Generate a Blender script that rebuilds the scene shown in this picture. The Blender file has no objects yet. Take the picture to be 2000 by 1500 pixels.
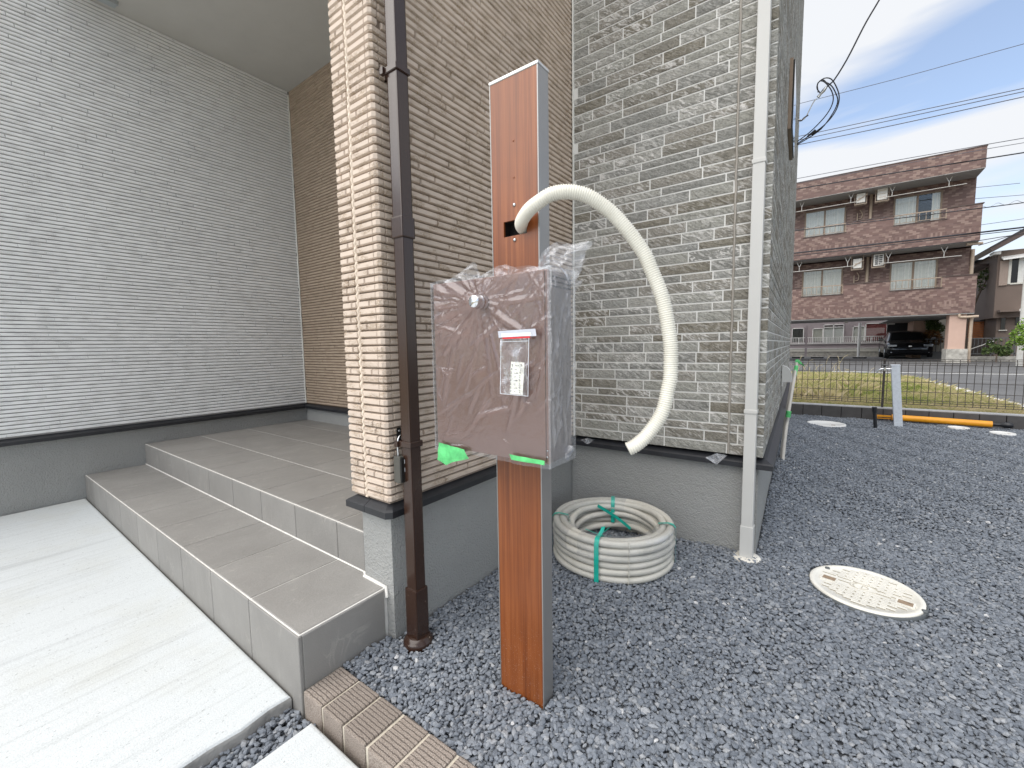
import bpy, bmesh, math, random
import numpy as np
from mathutils import Matrix, Vector, noise as mnoise

random.seed(7)
rng = np.random.default_rng(7)
PI = math.pi
R = math.radians
S = bpy.context.scene
COL = S.collection

# ------------------------------------------------------------------ camera, sky, sun, exposure
cam = bpy.data.cameras.new('camera')
cam.sensor_fit = 'HORIZONTAL'
cam.sensor_width = 36.0
cam.lens = 833.79 / 2000 * 36
cam.clip_start = 0.02
cam.clip_end = 2000
camo = bpy.data.objects.new('camera', cam)
COL.objects.link(camo)
PITCH, ROLL, YAW = 0.0874, -0.0158, 0.6328
CAM = Vector((1.1065, -0.5242, 0.9242))
_f = Vector((-math.sin(YAW), math.cos(YAW), 0))
_r = Vector((math.cos(YAW), math.sin(YAW), 0))
_u = Vector((0, 0, 1))
f2 = _f * math.cos(PITCH) - _u * math.sin(PITCH)
u2 = _u * math.cos(PITCH) + _f * math.sin(PITCH)
r3 = _r * math.cos(ROLL) + u2 * math.sin(ROLL)
u3 = u2 * math.cos(ROLL) - _r * math.sin(ROLL)
camo.matrix_world = Matrix(((r3.x, u3.x, -f2.x, CAM.x), (r3.y, u3.y, -f2.y, CAM.y), (r3.z, u3.z, -f2.z, CAM.z), (0, 0, 0, 1)))
S.camera = camo

S.view_settings.view_transform = 'Standard'
S.view_settings.look = 'None'
S.view_settings.gamma = 1.0
S.view_settings.use_curve_mapping = False
S.view_settings.exposure = 1.6

SUN_DIR = Vector((-0.32, -0.64, 1.02)).normalized()      # towards the sun
SUN_EL = math.asin(SUN_DIR.z)
W = bpy.data.worlds.new('World')
S.world = W
W.use_nodes = True
wn, wl = W.node_tree.nodes, W.node_tree.links
wn.clear()
wo = wn.new('ShaderNodeOutputWorld')
bg = wn.new('ShaderNodeBackground')
bg.inputs['Strength'].default_value = 0.065
sky = wn.new('ShaderNodeTexSky')
sky.sky_type = 'NISHITA'
sky.sun_disc = False
sky.sun_elevation = SUN_EL
sky.sun_rotation = math.atan2(SUN_DIR.x, SUN_DIR.y)
sky.air_density = 1.0
sky.dust_density = 0.6
sky.ozone_density = 1.6
tc = wn.new('ShaderNodeTexCoord')
mp = wn.new('ShaderNodeMapping')
mp.inputs['Rotation'].default_value = (R(0), R(-24), R(12))
mp.inputs['Scale'].default_value = (1.5, 2.2, 7.5)
nz = wn.new('ShaderNodeTexNoise')
nz.inputs['Scale'].default_value = 1.15
nz.inputs['Detail'].default_value = 5
nz.inputs['Roughness'].default_value = 0.5
nz.inputs['Distortion'].default_value = 0.5
rp = wn.new('ShaderNodeValToRGB')
rp.color_ramp.elements[0].position = 0.38
rp.color_ramp.elements[0].color = (0.20, 0.20, 0.20, 1)
rp.color_ramp.elements[1].position = 0.57
rp.color_ramp.elements[1].color = (1, 1, 1, 1)
mx = wn.new('ShaderNodeMix')
mx.data_type = 'RGBA'
mx.inputs['B'].default_value = (4.6, 4.72, 4.92, 1)
skc = wn.new('ShaderNodeMix')
skc.data_type = 'RGBA'
skc.blend_type = 'MULTIPLY'
skc.inputs['Factor'].default_value = 1
skc.inputs['B'].default_value = (1.2, 1.2, 1.2, 1)
wl.new(sky.outputs[0], skc.inputs['A'])
wl.new(tc.outputs['Generated'], mp.inputs['Vector'])
wl.new(mp.outputs[0], nz.inputs['Vector'])
wl.new(nz.outputs['Fac'], rp.inputs['Fac'])
wl.new(rp.outputs['Color'], mx.inputs['Factor'])
wl.new(skc.outputs['Result'], mx.inputs['A'])
wl.new(mx.outputs['Result'], bg.inputs['Color'])
wl.new(bg.outputs[0], wo.inputs['Surface'])

sun = bpy.data.lights.new('sun', 'SUN')
sun.energy = 1.5
sun.angle = R(80)
sun.color = (1.0, 0.955, 0.88)
suno = bpy.data.objects.new('sun', sun)
COL.objects.link(suno)
suno.location = SUN_DIR * 30
suno.rotation_euler = SUN_DIR.to_track_quat('Z', 'Y').to_euler()

# ------------------------------------------------------------------ helpers: materials
def newmat(name):
    m = bpy.data.materials.new(name)
    m.use_nodes = True
    nt = m.node_tree
    nt.nodes.clear()
    out = nt.nodes.new('ShaderNodeOutputMaterial')
    return m, nt, nt.nodes, nt.links, out

class G:
    """tiny node-graph helper"""
    def __init__(s, name):
        s.m, s.nt, s.n, s.l, s.out = newmat(name)
        s.geo = s.n.new('ShaderNodeNewGeometry')
    def node(s, t, **kw):
        nd = s.n.new(t)
        for k, v in kw.items():
            setattr(nd, k, v)
        return nd
    def set(s, inp, v):
        if v is None:
            return
        if isinstance(v, bpy.types.NodeSocket):
            s.l.new(v, inp)
        elif isinstance(v, (tuple, list)) and len(v) == 3 and inp.type == 'RGBA':
            inp.default_value = (*v, 1)
        else:
            inp.default_value = v
    def math(s, op, a, b=None, c=None, clamp=False):
        nd = s.node('ShaderNodeMath', operation=op, use_clamp=clamp)
        s.set(nd.inputs[0], a)
        if b is not None:
            s.set(nd.inputs[1], b)
        if c is not None:
            s.set(nd.inputs[2], c)
        return nd.outputs[0]
    def mapping(s, scale=(1, 1, 1), rot=(0, 0, 0), vec=None):
        nd = s.node('ShaderNodeMapping')
        nd.inputs['Scale'].default_value = scale
        nd.inputs['Rotation'].default_value = rot
        s.l.new(vec or s.geo.outputs['Position'], nd.inputs['Vector'])
        return nd.outputs[0]
    def noise(s, scale, detail=3, rough=0.55, vec=None, dist=0.0, out='Fac'):
        nd = s.node('ShaderNodeTexNoise')
        nd.inputs['Scale'].default_value = scale
        nd.inputs['Detail'].default_value = detail
        nd.inputs['Roughness'].default_value = rough
        nd.inputs['Distortion'].default_value = dist
        s.l.new(vec or s.geo.outputs['Position'], nd.inputs['Vector'])
        return nd.outputs[out]
    def ramp(s, fac, stops, interp='LINEAR'):
        nd = s.node('ShaderNodeValToRGB')
        cr = nd.color_ramp
        cr.interpolation = interp
        while len(cr.elements) < len(stops):
            cr.elements.new(0.5)
        for e, (p, c) in zip(cr.elements, stops):
            e.position = p
            e.color = (*c, 1) if not isinstance(c, (int, float)) else (c, c, c, 1)
        s.l.new(fac, nd.inputs['Fac'])
        return nd.outputs['Color']
    def mix(s, f, a, b, blend='MIX'):
        nd = s.node('ShaderNodeMix', data_type='RGBA', blend_type=blend)
        s.set(nd.inputs['Factor'], f)
        s.set(nd.inputs['A'], a)
        s.set(nd.inputs['B'], b)
        return nd.outputs['Result']
    def rand(s):
        oi = s.node('ShaderNodeObjectInfo')
        return s.math('FRACT', s.math('ADD', oi.outputs['Random'], s.geo.outputs['Random Per Island']))
    def bright(s, col, amt, r=None):
        v = s.math('MULTIPLY_ADD', r or s.rand(), 2 * amt, 1 - amt)
        hsv = s.node('ShaderNodeHueSaturation')
        s.set(hsv.inputs['Color'], col)
        s.l.new(v, hsv.inputs['Value'])
        return hsv.outputs[0]
    def bump(s, h, strength=0.4, dist=0.002, normal=None):
        nd = s.node('ShaderNodeBump')
        nd.inputs['Strength'].default_value = strength
        nd.inputs['Distance'].default_value = dist
        s.l.new(h, nd.inputs['Height'])
        if normal:
            s.l.new(normal, nd.inputs['Normal'])
        return nd.outputs[0]
    def pbr(s, col, rough=0.6, metal=0.0, spec=0.5, normal=None, coat=0.0, coat_rough=0.1):
        b = s.node('ShaderNodeBsdfPrincipled')
        s.set(b.inputs['Base Color'], col)
        s.set(b.inputs['Roughness'], rough)
        s.set(b.inputs['Metallic'], metal)
        s.set(b.inputs['Specular IOR Level'], spec)
        s.set(b.inputs['Coat Weight'], coat)
        s.set(b.inputs['Coat Roughness'], coat_rough)
        if normal:
            s.l.new(normal, b.inputs['Normal'])
        s.l.new(b.outputs[0], s.out.inputs['Surface'])
        return s.m

def simple(name, col, rough=0.6, metal=0.0, spec=0.5, var=0.1, vs=6.0, bump=0.0, bs=200.0, bd=0.001, isl=0.0, coat=0.0):
    g = G(name)
    c = col
    if var:
        n = g.noise(vs, 5, 0.6)
        c = g.ramp(n, [(0.3, tuple(x * (1 - var) for x in col)), (0.7, tuple(min(1, x * (1 + var)) for x in col))])
    if isl:
        c = g.bright(c, isl)
    nrm = g.bump(g.noise(bs, 4, 0.6), bump, bd) if bump else None
    return g.pbr(c, rough, metal, spec, nrm, coat)

def siding_mat(name, col, dark, amt=0.5, var=0.045):
    """pressed siding board: smooth face with patches of pitted rock texture"""
    g = G(name)
    patch = g.ramp(g.noise(16, 2, 0.5, vec=g.mapping((1, 1, 2.2))), [(0.47, 0.0), (0.60, 1.0)])
    pit = g.noise(190, 3, 0.6, vec=g.mapping((1, 1, 1.6)))
    pitr = g.ramp(pit, [(0.40, 1.0), (0.52, 0.0)])
    pm = g.math('MULTIPLY', pitr, patch)
    base = g.mix(g.math('MULTIPLY', pm, amt), col, dark)
    base = g.bright(base, var)
    soil = g.ramp(g.noise(2.3, 4, 0.6), [(0.3, 0.94), (0.7, 1.03)])
    base = g.mix(1.0, base, soil, 'MULTIPLY')
    n1 = g.bump(g.noise(420, 2, 0.5), 0.18, 0.0006)
    n2 = g.bump(pm, 0.75, 0.002, n1)
    n2.node.invert = True
    return g.pbr(base, 0.78, 0, 0.3, n2)

M = {}
M['white_siding'] = siding_mat('white_siding', (0.85, 0.855, 0.85), (0.64, 0.64, 0.635), 0.25, 0.018)
M['white_groove_shade'] = simple('white_groove_shade', (0.29, 0.285, 0.28), 0.9)  # shade between the white boards, put into the backing colour
M['tan_siding'] = siding_mat('tan_siding', (0.60, 0.50, 0.415), (0.45, 0.33, 0.215), 0.75)
M['tan_groove'] = simple('tan_groove', (0.29, 0.23, 0.185), 0.9)
M['shaded_tan_siding'] = siding_mat('shaded_tan_siding', (0.44, 0.345, 0.26), (0.30, 0.215, 0.15), 0.6)  # darker copy of the tan siding: porch shade put into the colour
M['shaded_tan_groove'] = simple('shaded_tan_groove', (0.12, 0.083, 0.055), 0.9)  # its grooves, darkened by colour in the same way
M['mortar'] = simple('mortar', (0.74, 0.73, 0.70), 0.9, bump=0.3, bs=300)
M['sealant'] = simple('sealant', (0.68, 0.57, 0.46), 0.55, bump=0.6, bs=45, bd=0.004)
M['white_sealant'] = simple('white_sealant', (0.70, 0.69, 0.64), 0.5)

def stone_mat():
    g = G('stone_block')
    r = g.rand()
    base = g.ramp(r, [(0.0, (0.245, 0.230, 0.195)), (0.16, (0.335, 0.330, 0.295)), (0.34, (0.275, 0.272, 0.250)), (0.5, (0.360, 0.352, 0.320)),
                      (0.62, (0.295, 0.278, 0.242)), (0.8, (0.315, 0.313, 0.290)), (0.92, (0.225, 0.206, 0.165))], 'CONSTANT')
    vec = g.mapping((1, 1, 1), (0, R(-32), 0))
    sv = g.mapping((14, 14, 46), (0, 0, 0), vec)
    n = g.noise(1.6, 5, 0.65, vec=sv, dist=1.2)
    n2 = g.noise(110, 4, 0.65)
    vein = g.ramp(n, [(0.50, 0.0), (0.60, 1.0)])
    # some blocks carry a lot of pale veins, some nearly none
    r2 = g.math('FRACT', g.math('MULTIPLY', r, 7.37))
    amt = g.math('MULTIPLY', vein, g.math('MULTIPLY_ADD', g.math('POWER', r2, 1.3), 0.85, 0.10))
    c = g.mix(amt, base, (0.68, 0.66, 0.63))
    dk = g.ramp(n, [(0.32, 0.62), (0.46, 1.0)])
    c = g.mix(0.8, c, dk, 'MULTIPLY')
    sp = g.ramp(n2, [(0.3, 0.72), (0.62, 1.12)])
    c = g.mix(1.0, c, sp, 'MULTIPLY')
    h = g.math('ADD', g.math('MULTIPLY', n, 1.0), g.math('MULTIPLY', n2, 0.35))
    nb = g.bump(h, 1.0, 0.009)
    return g.pbr(c, 0.8, 0, 0.3, nb)
M['stone'] = stone_mat()

def stucco():
    g = G('foundation_stucco')
    big = g.ramp(g.noise(1.7, 4, 0.6), [(0.3, (0.315, 0.318, 0.308)), (0.7, (0.365, 0.366, 0.354))])
    n = g.noise(150, 3, 0.55)
    n2 = g.noise(46, 2, 0.5)
    h = g.math('ADD', n, g.math('MULTIPLY', n2, 0.6))
    return g.pbr(big, 0.85, 0, 0.25, g.bump(h, 1.0, 0.0065))
M['stucco'] = stucco()
M['black_rail'] = simple('black_rail', (0.018, 0.019, 0.023), 0.42, spec=0.5, var=0.25, vs=20)
M['ceiling'] = simple('ceiling', (0.50, 0.49, 0.455), 0.9, var=0.03, bump=0.15, bs=260)
M['ceiling_vent'] = simple('ceiling_vent', (0.36, 0.39, 0.40), 0.5)
M['grout'] = simple('grout', (0.72, 0.70, 0.66), 0.9, var=0.12, vs=30, bump=0.4, bs=160)

def tile_mat(name, a, b):
    g = G(name)
    c = g.ramp(g.noise(5, 5, 0.6), [(0.3, a), (0.7, b)])
    c = g.bright(c, 0.05)
    # cleft relief: fine wandering veins, mainly along the depth
    v = g.noise(6.0, 3, 0.55, vec=g.mapping((3.2, 1, 1), (0, 0, R(24))), dist=1.0)
    line = g.ramp(v, [(0.480, 0.0), (0.496, 1.0), (0.500, 1.0), (0.516, 0.0)])
    brk = g.ramp(g.noise(9, 2, 0.5), [(0.48, 0.0), (0.62, 1.0)])
    lm = g.math('MULTIPLY', line, brk)
    c = g.mix(g.math('MULTIPLY', lm, 0.16), c, (0.62, 0.58, 0.52))
    grain = g.ramp(g.noise(520, 2, 0.5), [(0.3, 0.80), (0.7, 1.16)])
    c = g.mix(1.0, c, grain, 'MULTIPLY')
    h = g.math('ADD', g.math('MULTIPLY', v, 1.5), g.math('MULTIPLY', g.noise(240, 3, 0.6), 0.35))
    return g.pbr(c, 0.62, 0, 0.35, g.bump(h, 0.35, 0.004))
M['tile'] = tile_mat('porch_tile', (0.240, 0.231, 0.217), (0.285, 0.275, 0.259))

def concrete_mat():
    g = G('broomed_concrete')
    st = g.noise(1.0, 6, 0.72, vec=g.mapping((42, 1.7, 1)))
    st2 = g.noise(1.0, 4, 0.6, vec=g.mapping((9, 0.6, 1)))
    big = g.noise(2.1, 5, 0.6)
    c = g.ramp(st, [(0.26, (0.50, 0.52, 0.52)), (0.46, (0.595, 0.622, 0.628)), (0.8, (0.625, 0.652, 0.658))])
    line = g.ramp(st2, [(0.30, 0.80), (0.40, 1.0)])
    c = g.mix(0.75, c, line, 'MULTIPLY')
    stain = g.ramp(big, [(0.28, (0.93, 0.91, 0.86)), (0.5, (1, 1, 1))])
    c = g.mix(1.0, c, stain, 'MULTIPLY')
    fine = g.ramp(g.noise(300, 3, 0.6), [(0.3, 0.88), (0.6, 1.04)])
    c = g.mix(1.0, c, fine, 'MULTIPLY')
    pore = g.ramp(g.noise(170, 2, 0.5, vec=g.mapping((1, 0.5, 1))), [(0.27, 0.62), (0.33, 1.0)])
    c = g.mix(1.0, c, pore, 'MULTIPLY')
    h = g.math('ADD', g.math('MULTIPLY', st, 1.0), g.math('MULTIPLY', g.noise(240, 3, 0.7), 0.5))
    return g.pbr(c, 0.9, 0, 0.2, g.bump(h, 0.55, 0.004))
M['concrete'] = concrete_mat()
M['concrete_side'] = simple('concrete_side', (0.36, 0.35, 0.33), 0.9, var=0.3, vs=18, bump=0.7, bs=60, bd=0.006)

def wood_mat():
    g = G('wood_grain_panel')
    a = g.noise(1.0, 6, 0.7, vec=g.mapping((300, 300, 3.4)), dist=0.2)
    b = g.noise(1.0, 3, 0.6, vec=g.mapping((75, 75, 1.4)), dist=0.4)
    m = g.math('ADD', g.math('MULTIPLY', a, 0.62), g.math('MULTIPLY', b, 0.5))
    c = g.ramp(m, [(0.36, (0.115, 0.030, 0.008)), (0.54, (0.205, 0.056, 0.013)), (0.72, (0.285, 0.092, 0.026))])
    blot = g.ramp(g.noise(5, 4, 0.6), [(0.3, 0.88), (0.7, 1.08)])
    c = g.mix(1.0, c, blot, 'MULTIPLY')
    dust = g.ramp(g.noise(420, 1, 0.4), [(0.70, 0.0), (0.74, 1.0)])
    hz = g.node('ShaderNodeSeparateXYZ')
    g.l.new(g.geo.outputs['Position'], hz.inputs[0])
    low = g.math('SUBTRACT', 1.0, g.math('MULTIPLY', hz.outputs['Z'], 4.0), clamp=True)
    c = g.mix(g.math('MULTIPLY', g.math('MULTIPLY', dust, low), 0.6), c, (0.6, 0.55, 0.5))
    return g.pbr(c, 0.34, 0, 0.5, g.bump(a, 0.12, 0.0008))
M['wood'] = wood_mat()
M['aluminium_dark'] = simple('aluminium_dark', (0.30, 0.29, 0.28), 0.36, 0.5, var=0.05)
M['aluminium'] = simple('aluminium', (0.62, 0.61, 0.59), 0.35, 0.8, var=0.04)
M['chrome'] = simple('chrome', (0.80, 0.82, 0.84), 0.10, 1.0, var=0)
M['steel'] = simple('steel', (0.55, 0.56, 0.57), 0.25, 1.0, var=0.05)
M['hole'] = simple('hole', (0.012, 0.010, 0.009), 0.9, var=0)
M['box_brown'] = simple('box_brown', (0.235, 0.138, 0.110), 0.38, 0.0, 0.5, var=0.05, vs=4)
M['box_side'] = simple('box_side', (0.20, 0.168, 0.152), 0.5, 0.1, 0.5, var=0.08, vs=5)
M['box_lip'] = simple('box_lip', (0.55, 0.53, 0.51), 0.5, 0.2)

def pipe_brown():
    g = G('brown_pipe')
    scr = g.ramp(g.noise(26, 6, 0.75), [(0.66, 0.0), (0.72, 1.0)])
    hz = g.node('ShaderNodeSeparateXYZ')
    g.l.new(g.geo.outputs['Position'], hz.inputs[0])
    low = g.math('MULTIPLY_ADD', hz.outputs['Z'], -4.5, 1.05, clamp=True)
    c = g.mix(g.math('MULTIPLY', g.math('MULTIPLY', scr, low), 0.55), (0.034, 0.016, 0.010), (0.28, 0.22, 0.17))
    sp = g.ramp(g.noise(70, 2, 0.4), [(0.76, 0.0), (0.79, 1.0)])
    c = g.mix(g.math('MULTIPLY', sp, 0.6), c, (0.35, 0.28, 0.23))
    return g.pbr(c, 0.26, 0, 0.5, None, 0.15, 0.1)
M['brown_pipe'] = pipe_brown()
M['grey_pipe'] = simple('grey_pipe', (0.57, 0.565, 0.54), 0.42, var=0.04, vs=3)
M['grey_base'] = simple('grey_base', (0.72, 0.69, 0.62), 0.6, var=0.15, vs=30)

def conduit_mat(name, a, b):
    g = G(name)
    c = g.ramp(g.noise(14, 5, 0.65), [(0.32, a), (0.62, b)])
    sp = g.ramp(g.noise(180, 2, 0.5), [(0.70, 0.0), (0.76, 1.0)])
    c = g.mix(g.math('MULTIPLY', sp, 0.4), c, (0.3, 0.27, 0.22))
    return g.pbr(c, 0.45, 0, 0.45)
M['hose'] = conduit_mat('cream_conduit', (0.70, 0.675, 0.585), (0.78, 0.755, 0.665))
M['coil'] = conduit_mat('beige_conduit', (0.58, 0.56, 0.49), (0.66, 0.635, 0.57))
M['green_band'] = simple('green_band', (0.015, 0.46, 0.35), 0.35, var=0.15, vs=30)

def film_mat(name, haze, gloss, bscale, bstr, rough=0.13, fres=0.75):
    """clear polythene: mostly see-through, glossy, a little milky"""
    g = G(name)
    w = g.noise(bscale, 4, 0.6, dist=1.5)
    w2 = g.noise(bscale * 4.2, 3, 0.6, dist=0.8)
    h = g.math('ADD', w, g.math('MULTIPLY', w2, 0.35))
    nb = g.bump(h, bstr, 0.012)
    tr = g.node('ShaderNodeBsdfTransparent')
    tr.inputs[0].default_value = (0.97, 0.975, 0.98, 1)
    gl = g.node('ShaderNodeBsdfGlossy')
    gl.inputs['Roughness'].default_value = rough
    gl.inputs['Color'].default_value = (0.95, 0.96, 1, 1)
    g.l.new(nb, gl.inputs['Normal'])
    df = g.node('ShaderNodeBsdfDiffuse')
    df.inputs[0].default_value = (0.82, 0.83, 0.86, 1)
    g.l.new(nb, df.inputs['Normal'])
    lw = g.node('ShaderNodeLayerWeight')
    lw.inputs['Blend'].default_value = 0.32
    g.l.new(nb, lw.inputs['Normal'])
    f = g.math('MULTIPLY_ADD', lw.outputs['Fresnel'], fres, gloss, clamp=True)
    m1 = g.node('ShaderNodeMixShader')
    crease = g.ramp(w2, [(0.60, 0.0), (0.70, 1.0)])  # white streaks mixed into the colour, imitating glints on folds
    g.l.new(g.math('MULTIPLY_ADD', crease, haze * 1.6, haze), m1.inputs[0])
    g.l.new(tr.outputs[0], m1.inputs[1])
    g.l.new(df.outputs[0], m1.inputs[2])
    m2 = g.node('ShaderNodeMixShader')
    g.l.new(f, m2.inputs[0])
    g.l.new(m1.outputs[0], m2.inputs[1])
    g.l.new(gl.outputs[0], m2.inputs[2])
    g.l.new(m2.outputs[0], g.out.inputs['Surface'])
    return g.m
M['film'] = film_mat('clear_film', 0.018, 0.045, 40, 0.10, 0.055)
M['film_milky'] = film_mat('milky_film', 0.12, 0.06, 40, 0.3, 0.12)
M['bag_film'] = film_mat('bag_film', 0.04, 0.03, 30, 0.25, 0.06, 0.5)
M['film_side'] = film_mat('side_film', 0.13, 0.07, 60, 0.3, 0.12)  # same film with more white mixed in to paint pale glints
M['coil_film'] = film_mat('coil_film', 0.03, 0.0, 24, 0.3, 0.13, 0.22)
M['green_tape'] = simple('green_tape', (0.10, 0.52, 0.17), 0.45, var=0.25, vs=45, bump=0.4, bs=60, bd=0.003)
M['clear_tape'] = simple('clear_tape', (0.50, 0.52, 0.58), 0.25, var=0.06, vs=60)
M['white_strip'] = simple('white_strip', (0.72, 0.75, 0.80), 0.35)
M['red_strip'] = simple('red_strip', (0.62, 0.02, 0.03), 0.35, var=0.2, vs=90)
M['paper'] = simple('paper', (0.80, 0.79, 0.70), 0.7, var=0.03)
M['ink'] = simple('ink', (0.03, 0.03, 0.03), 0.7, var=0)
M['lock_body'] = simple('lock_body', (0.075, 0.072, 0.062), 0.5, var=0.1, bump=0.2, bs=400)
M['lock_black'] = simple('lock_black', (0.012, 0.012, 0.012), 0.35, var=0)

def gravel_mat():
    g = G('gravel_stone')
    r = g.geo.outputs['Random Per Island']
    c = g.ramp(r, [(0.0, (0.152, 0.169, 0.195)), (0.25, (0.178, 0.196, 0.223)), (0.5, (0.202, 0.221, 0.249)), (0.72, (0.232, 0.251, 0.279)),
                   (0.88, (0.265, 0.280, 0.300)), (0.96, (0.30, 0.31, 0.325)), (0.996, (0.50, 0.50, 0.50)), (0.998, (0.24, 0.19, 0.15))], 'CONSTANT')
    n = g.ramp(g.noise(260, 3, 0.6), [(0.3, 0.82), (0.7, 1.18)])
    c = g.mix(1.0, c, n, 'MULTIPLY')
    return g.pbr(c, 0.82, 0, 0.3, g.bump(g.noise(520, 3, 0.6), 0.35, 0.001))
M['gravel'] = gravel_mat()
M['soil'] = simple('soil', (0.10, 0.108, 0.122), 0.95, var=0.5, vs=140, bump=1.0, bs=120, bd=0.01)

def paver_mat():
    g = G('edging_brick')
    c = g.ramp(g.noise(420, 3, 0.7), [(0.32, (0.115, 0.092, 0.078)), (0.5, (0.310, 0.262, 0.225)), (0.70, (0.47, 0.415, 0.365))])
    c = g.bright(c, 0.17)
    wv = g.node('ShaderNodeTexWave')
    wv.bands_direction = 'Y'
    wv.inputs['Scale'].default_value = 30
    wv.inputs['Distortion'].default_value = 1.6
    wv.inputs['Detail'].default_value = 2
    wv.inputs['Detail Scale'].default_value = 2.5
    g.l.new(g.geo.outputs['Position'], wv.inputs['Vector'])
    gr = g.ramp(wv.outputs['Fac'], [(0.05, 0.48), (0.22, 1.0)])
    c = g.mix(1.0, c, gr, 'MULTIPLY')
    h = g.math('ADD', g.math('MULTIPLY', gr, 0.8), g.math('MULTIPLY', g.noise(330, 3, 0.7), 0.7))
    return g.pbr(c, 0.92, 0, 0.2, g.bump(h, 0.7, 0.004))
M['paver'] = paver_mat()
M['kerb_block'] = simple('kerb_block', (0.085, 0.080, 0.078), 0.8, var=0.15, vs=12, bump=0.3, bs=200, isl=0.12)
M['kerb_top'] = simple('kerb_top', (0.42, 0.42, 0.42), 0.85, var=0.15, vs=10)
M['fence'] = simple('fence_metal', (0.075, 0.063, 0.055), 0.45, 0.3, var=0.05)
M['manhole'] = simple('manhole_lid', (0.80, 0.775, 0.70), 0.55, var=0.10, vs=9, bump=0.2, bs=200)
M['manhole_dark'] = simple('manhole_groove', (0.34, 0.31, 0.25), 0.8, var=0.2, vs=30)
M['manhole_pit'] = simple('manhole_pit', (0.30, 0.22, 0.15), 0.8, var=0.3, vs=60)
M['manhole_white'] = simple('manhole_white', (0.78, 0.77, 0.74), 0.55, var=0.05, vs=12)
M['dark_rim'] = simple('dark_rim', (0.10, 0.11, 0.115), 0.6)

def asphalt():
    g = G('asphalt')
    c = g.ramp(g.noise(0.7, 6, 0.65), [(0.3, (0.10, 0.10, 0.102)), (0.7, (0.155, 0.155, 0.156))])
    f = g.ramp(g.noise(60, 3, 0.7), [(0.3, 0.8), (0.7, 1.2)])
    return g.pbr(g.mix(1.0, c, f, 'MULTIPLY'), 0.88, 0, 0.3, g.bump(g.noise(90, 3, 0.7), 0.4, 0.01))
M['asphalt'] = asphalt()
M['road_paint'] = simple('road_paint', (0.72, 0.72, 0.70), 0.7, var=0.10, vs=4)
M['gutter'] = simple('gutter_concrete', (0.62, 0.60, 0.57), 0.9, var=0.16, vs=3, bump=0.3, bs=60)
M['ground'] = simple('ground_soil', (0.22, 0.19, 0.12), 0.95, var=0.4, vs=3)

def grass_mat():
    g = G('grass_blades')
    r = g.geo.outputs['Random Per Island']
    big = g.noise(0.8, 3, 0.55)
    v = g.math('ADD', g.math('MULTIPLY', r, 0.55), g.math('MULTIPLY_ADD', big, 1.6, -0.52), clamp=True)
    c = g.ramp(v, [(0.0, (0.12, 0.17, 0.03)), (0.22, (0.22, 0.27, 0.06)), (0.45, (0.38, 0.36, 0.14)), (0.7, (0.52, 0.44, 0.24)), (1.0, (0.62, 0.52, 0.34))])
    return g.pbr(c, 0.7, 0, 0.2)
M['grass'] = grass_mat()

def leaf_mat(name, a, b):
    g = G(name)
    c = g.ramp(g.geo.outputs['Random Per Island'], [(0.0, a), (1.0, b)])
    return g.pbr(c, 0.6, 0, 0.3)
M['leaf_bright'] = leaf_mat('bright_leaves', (0.07, 0.14, 0.02), (0.22, 0.34, 0.05))
M['leaf_dark'] = leaf_mat('dark_leaves', (0.025, 0.05, 0.015), (0.10, 0.14, 0.04))
M['leaf_brown'] = leaf_mat('brown_leaves', (0.10, 0.05, 0.02), (0.30, 0.16, 0.06))
M['bark'] = simple('bark', (0.12, 0.09, 0.07), 0.9, var=0.3, vs=20)

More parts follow.
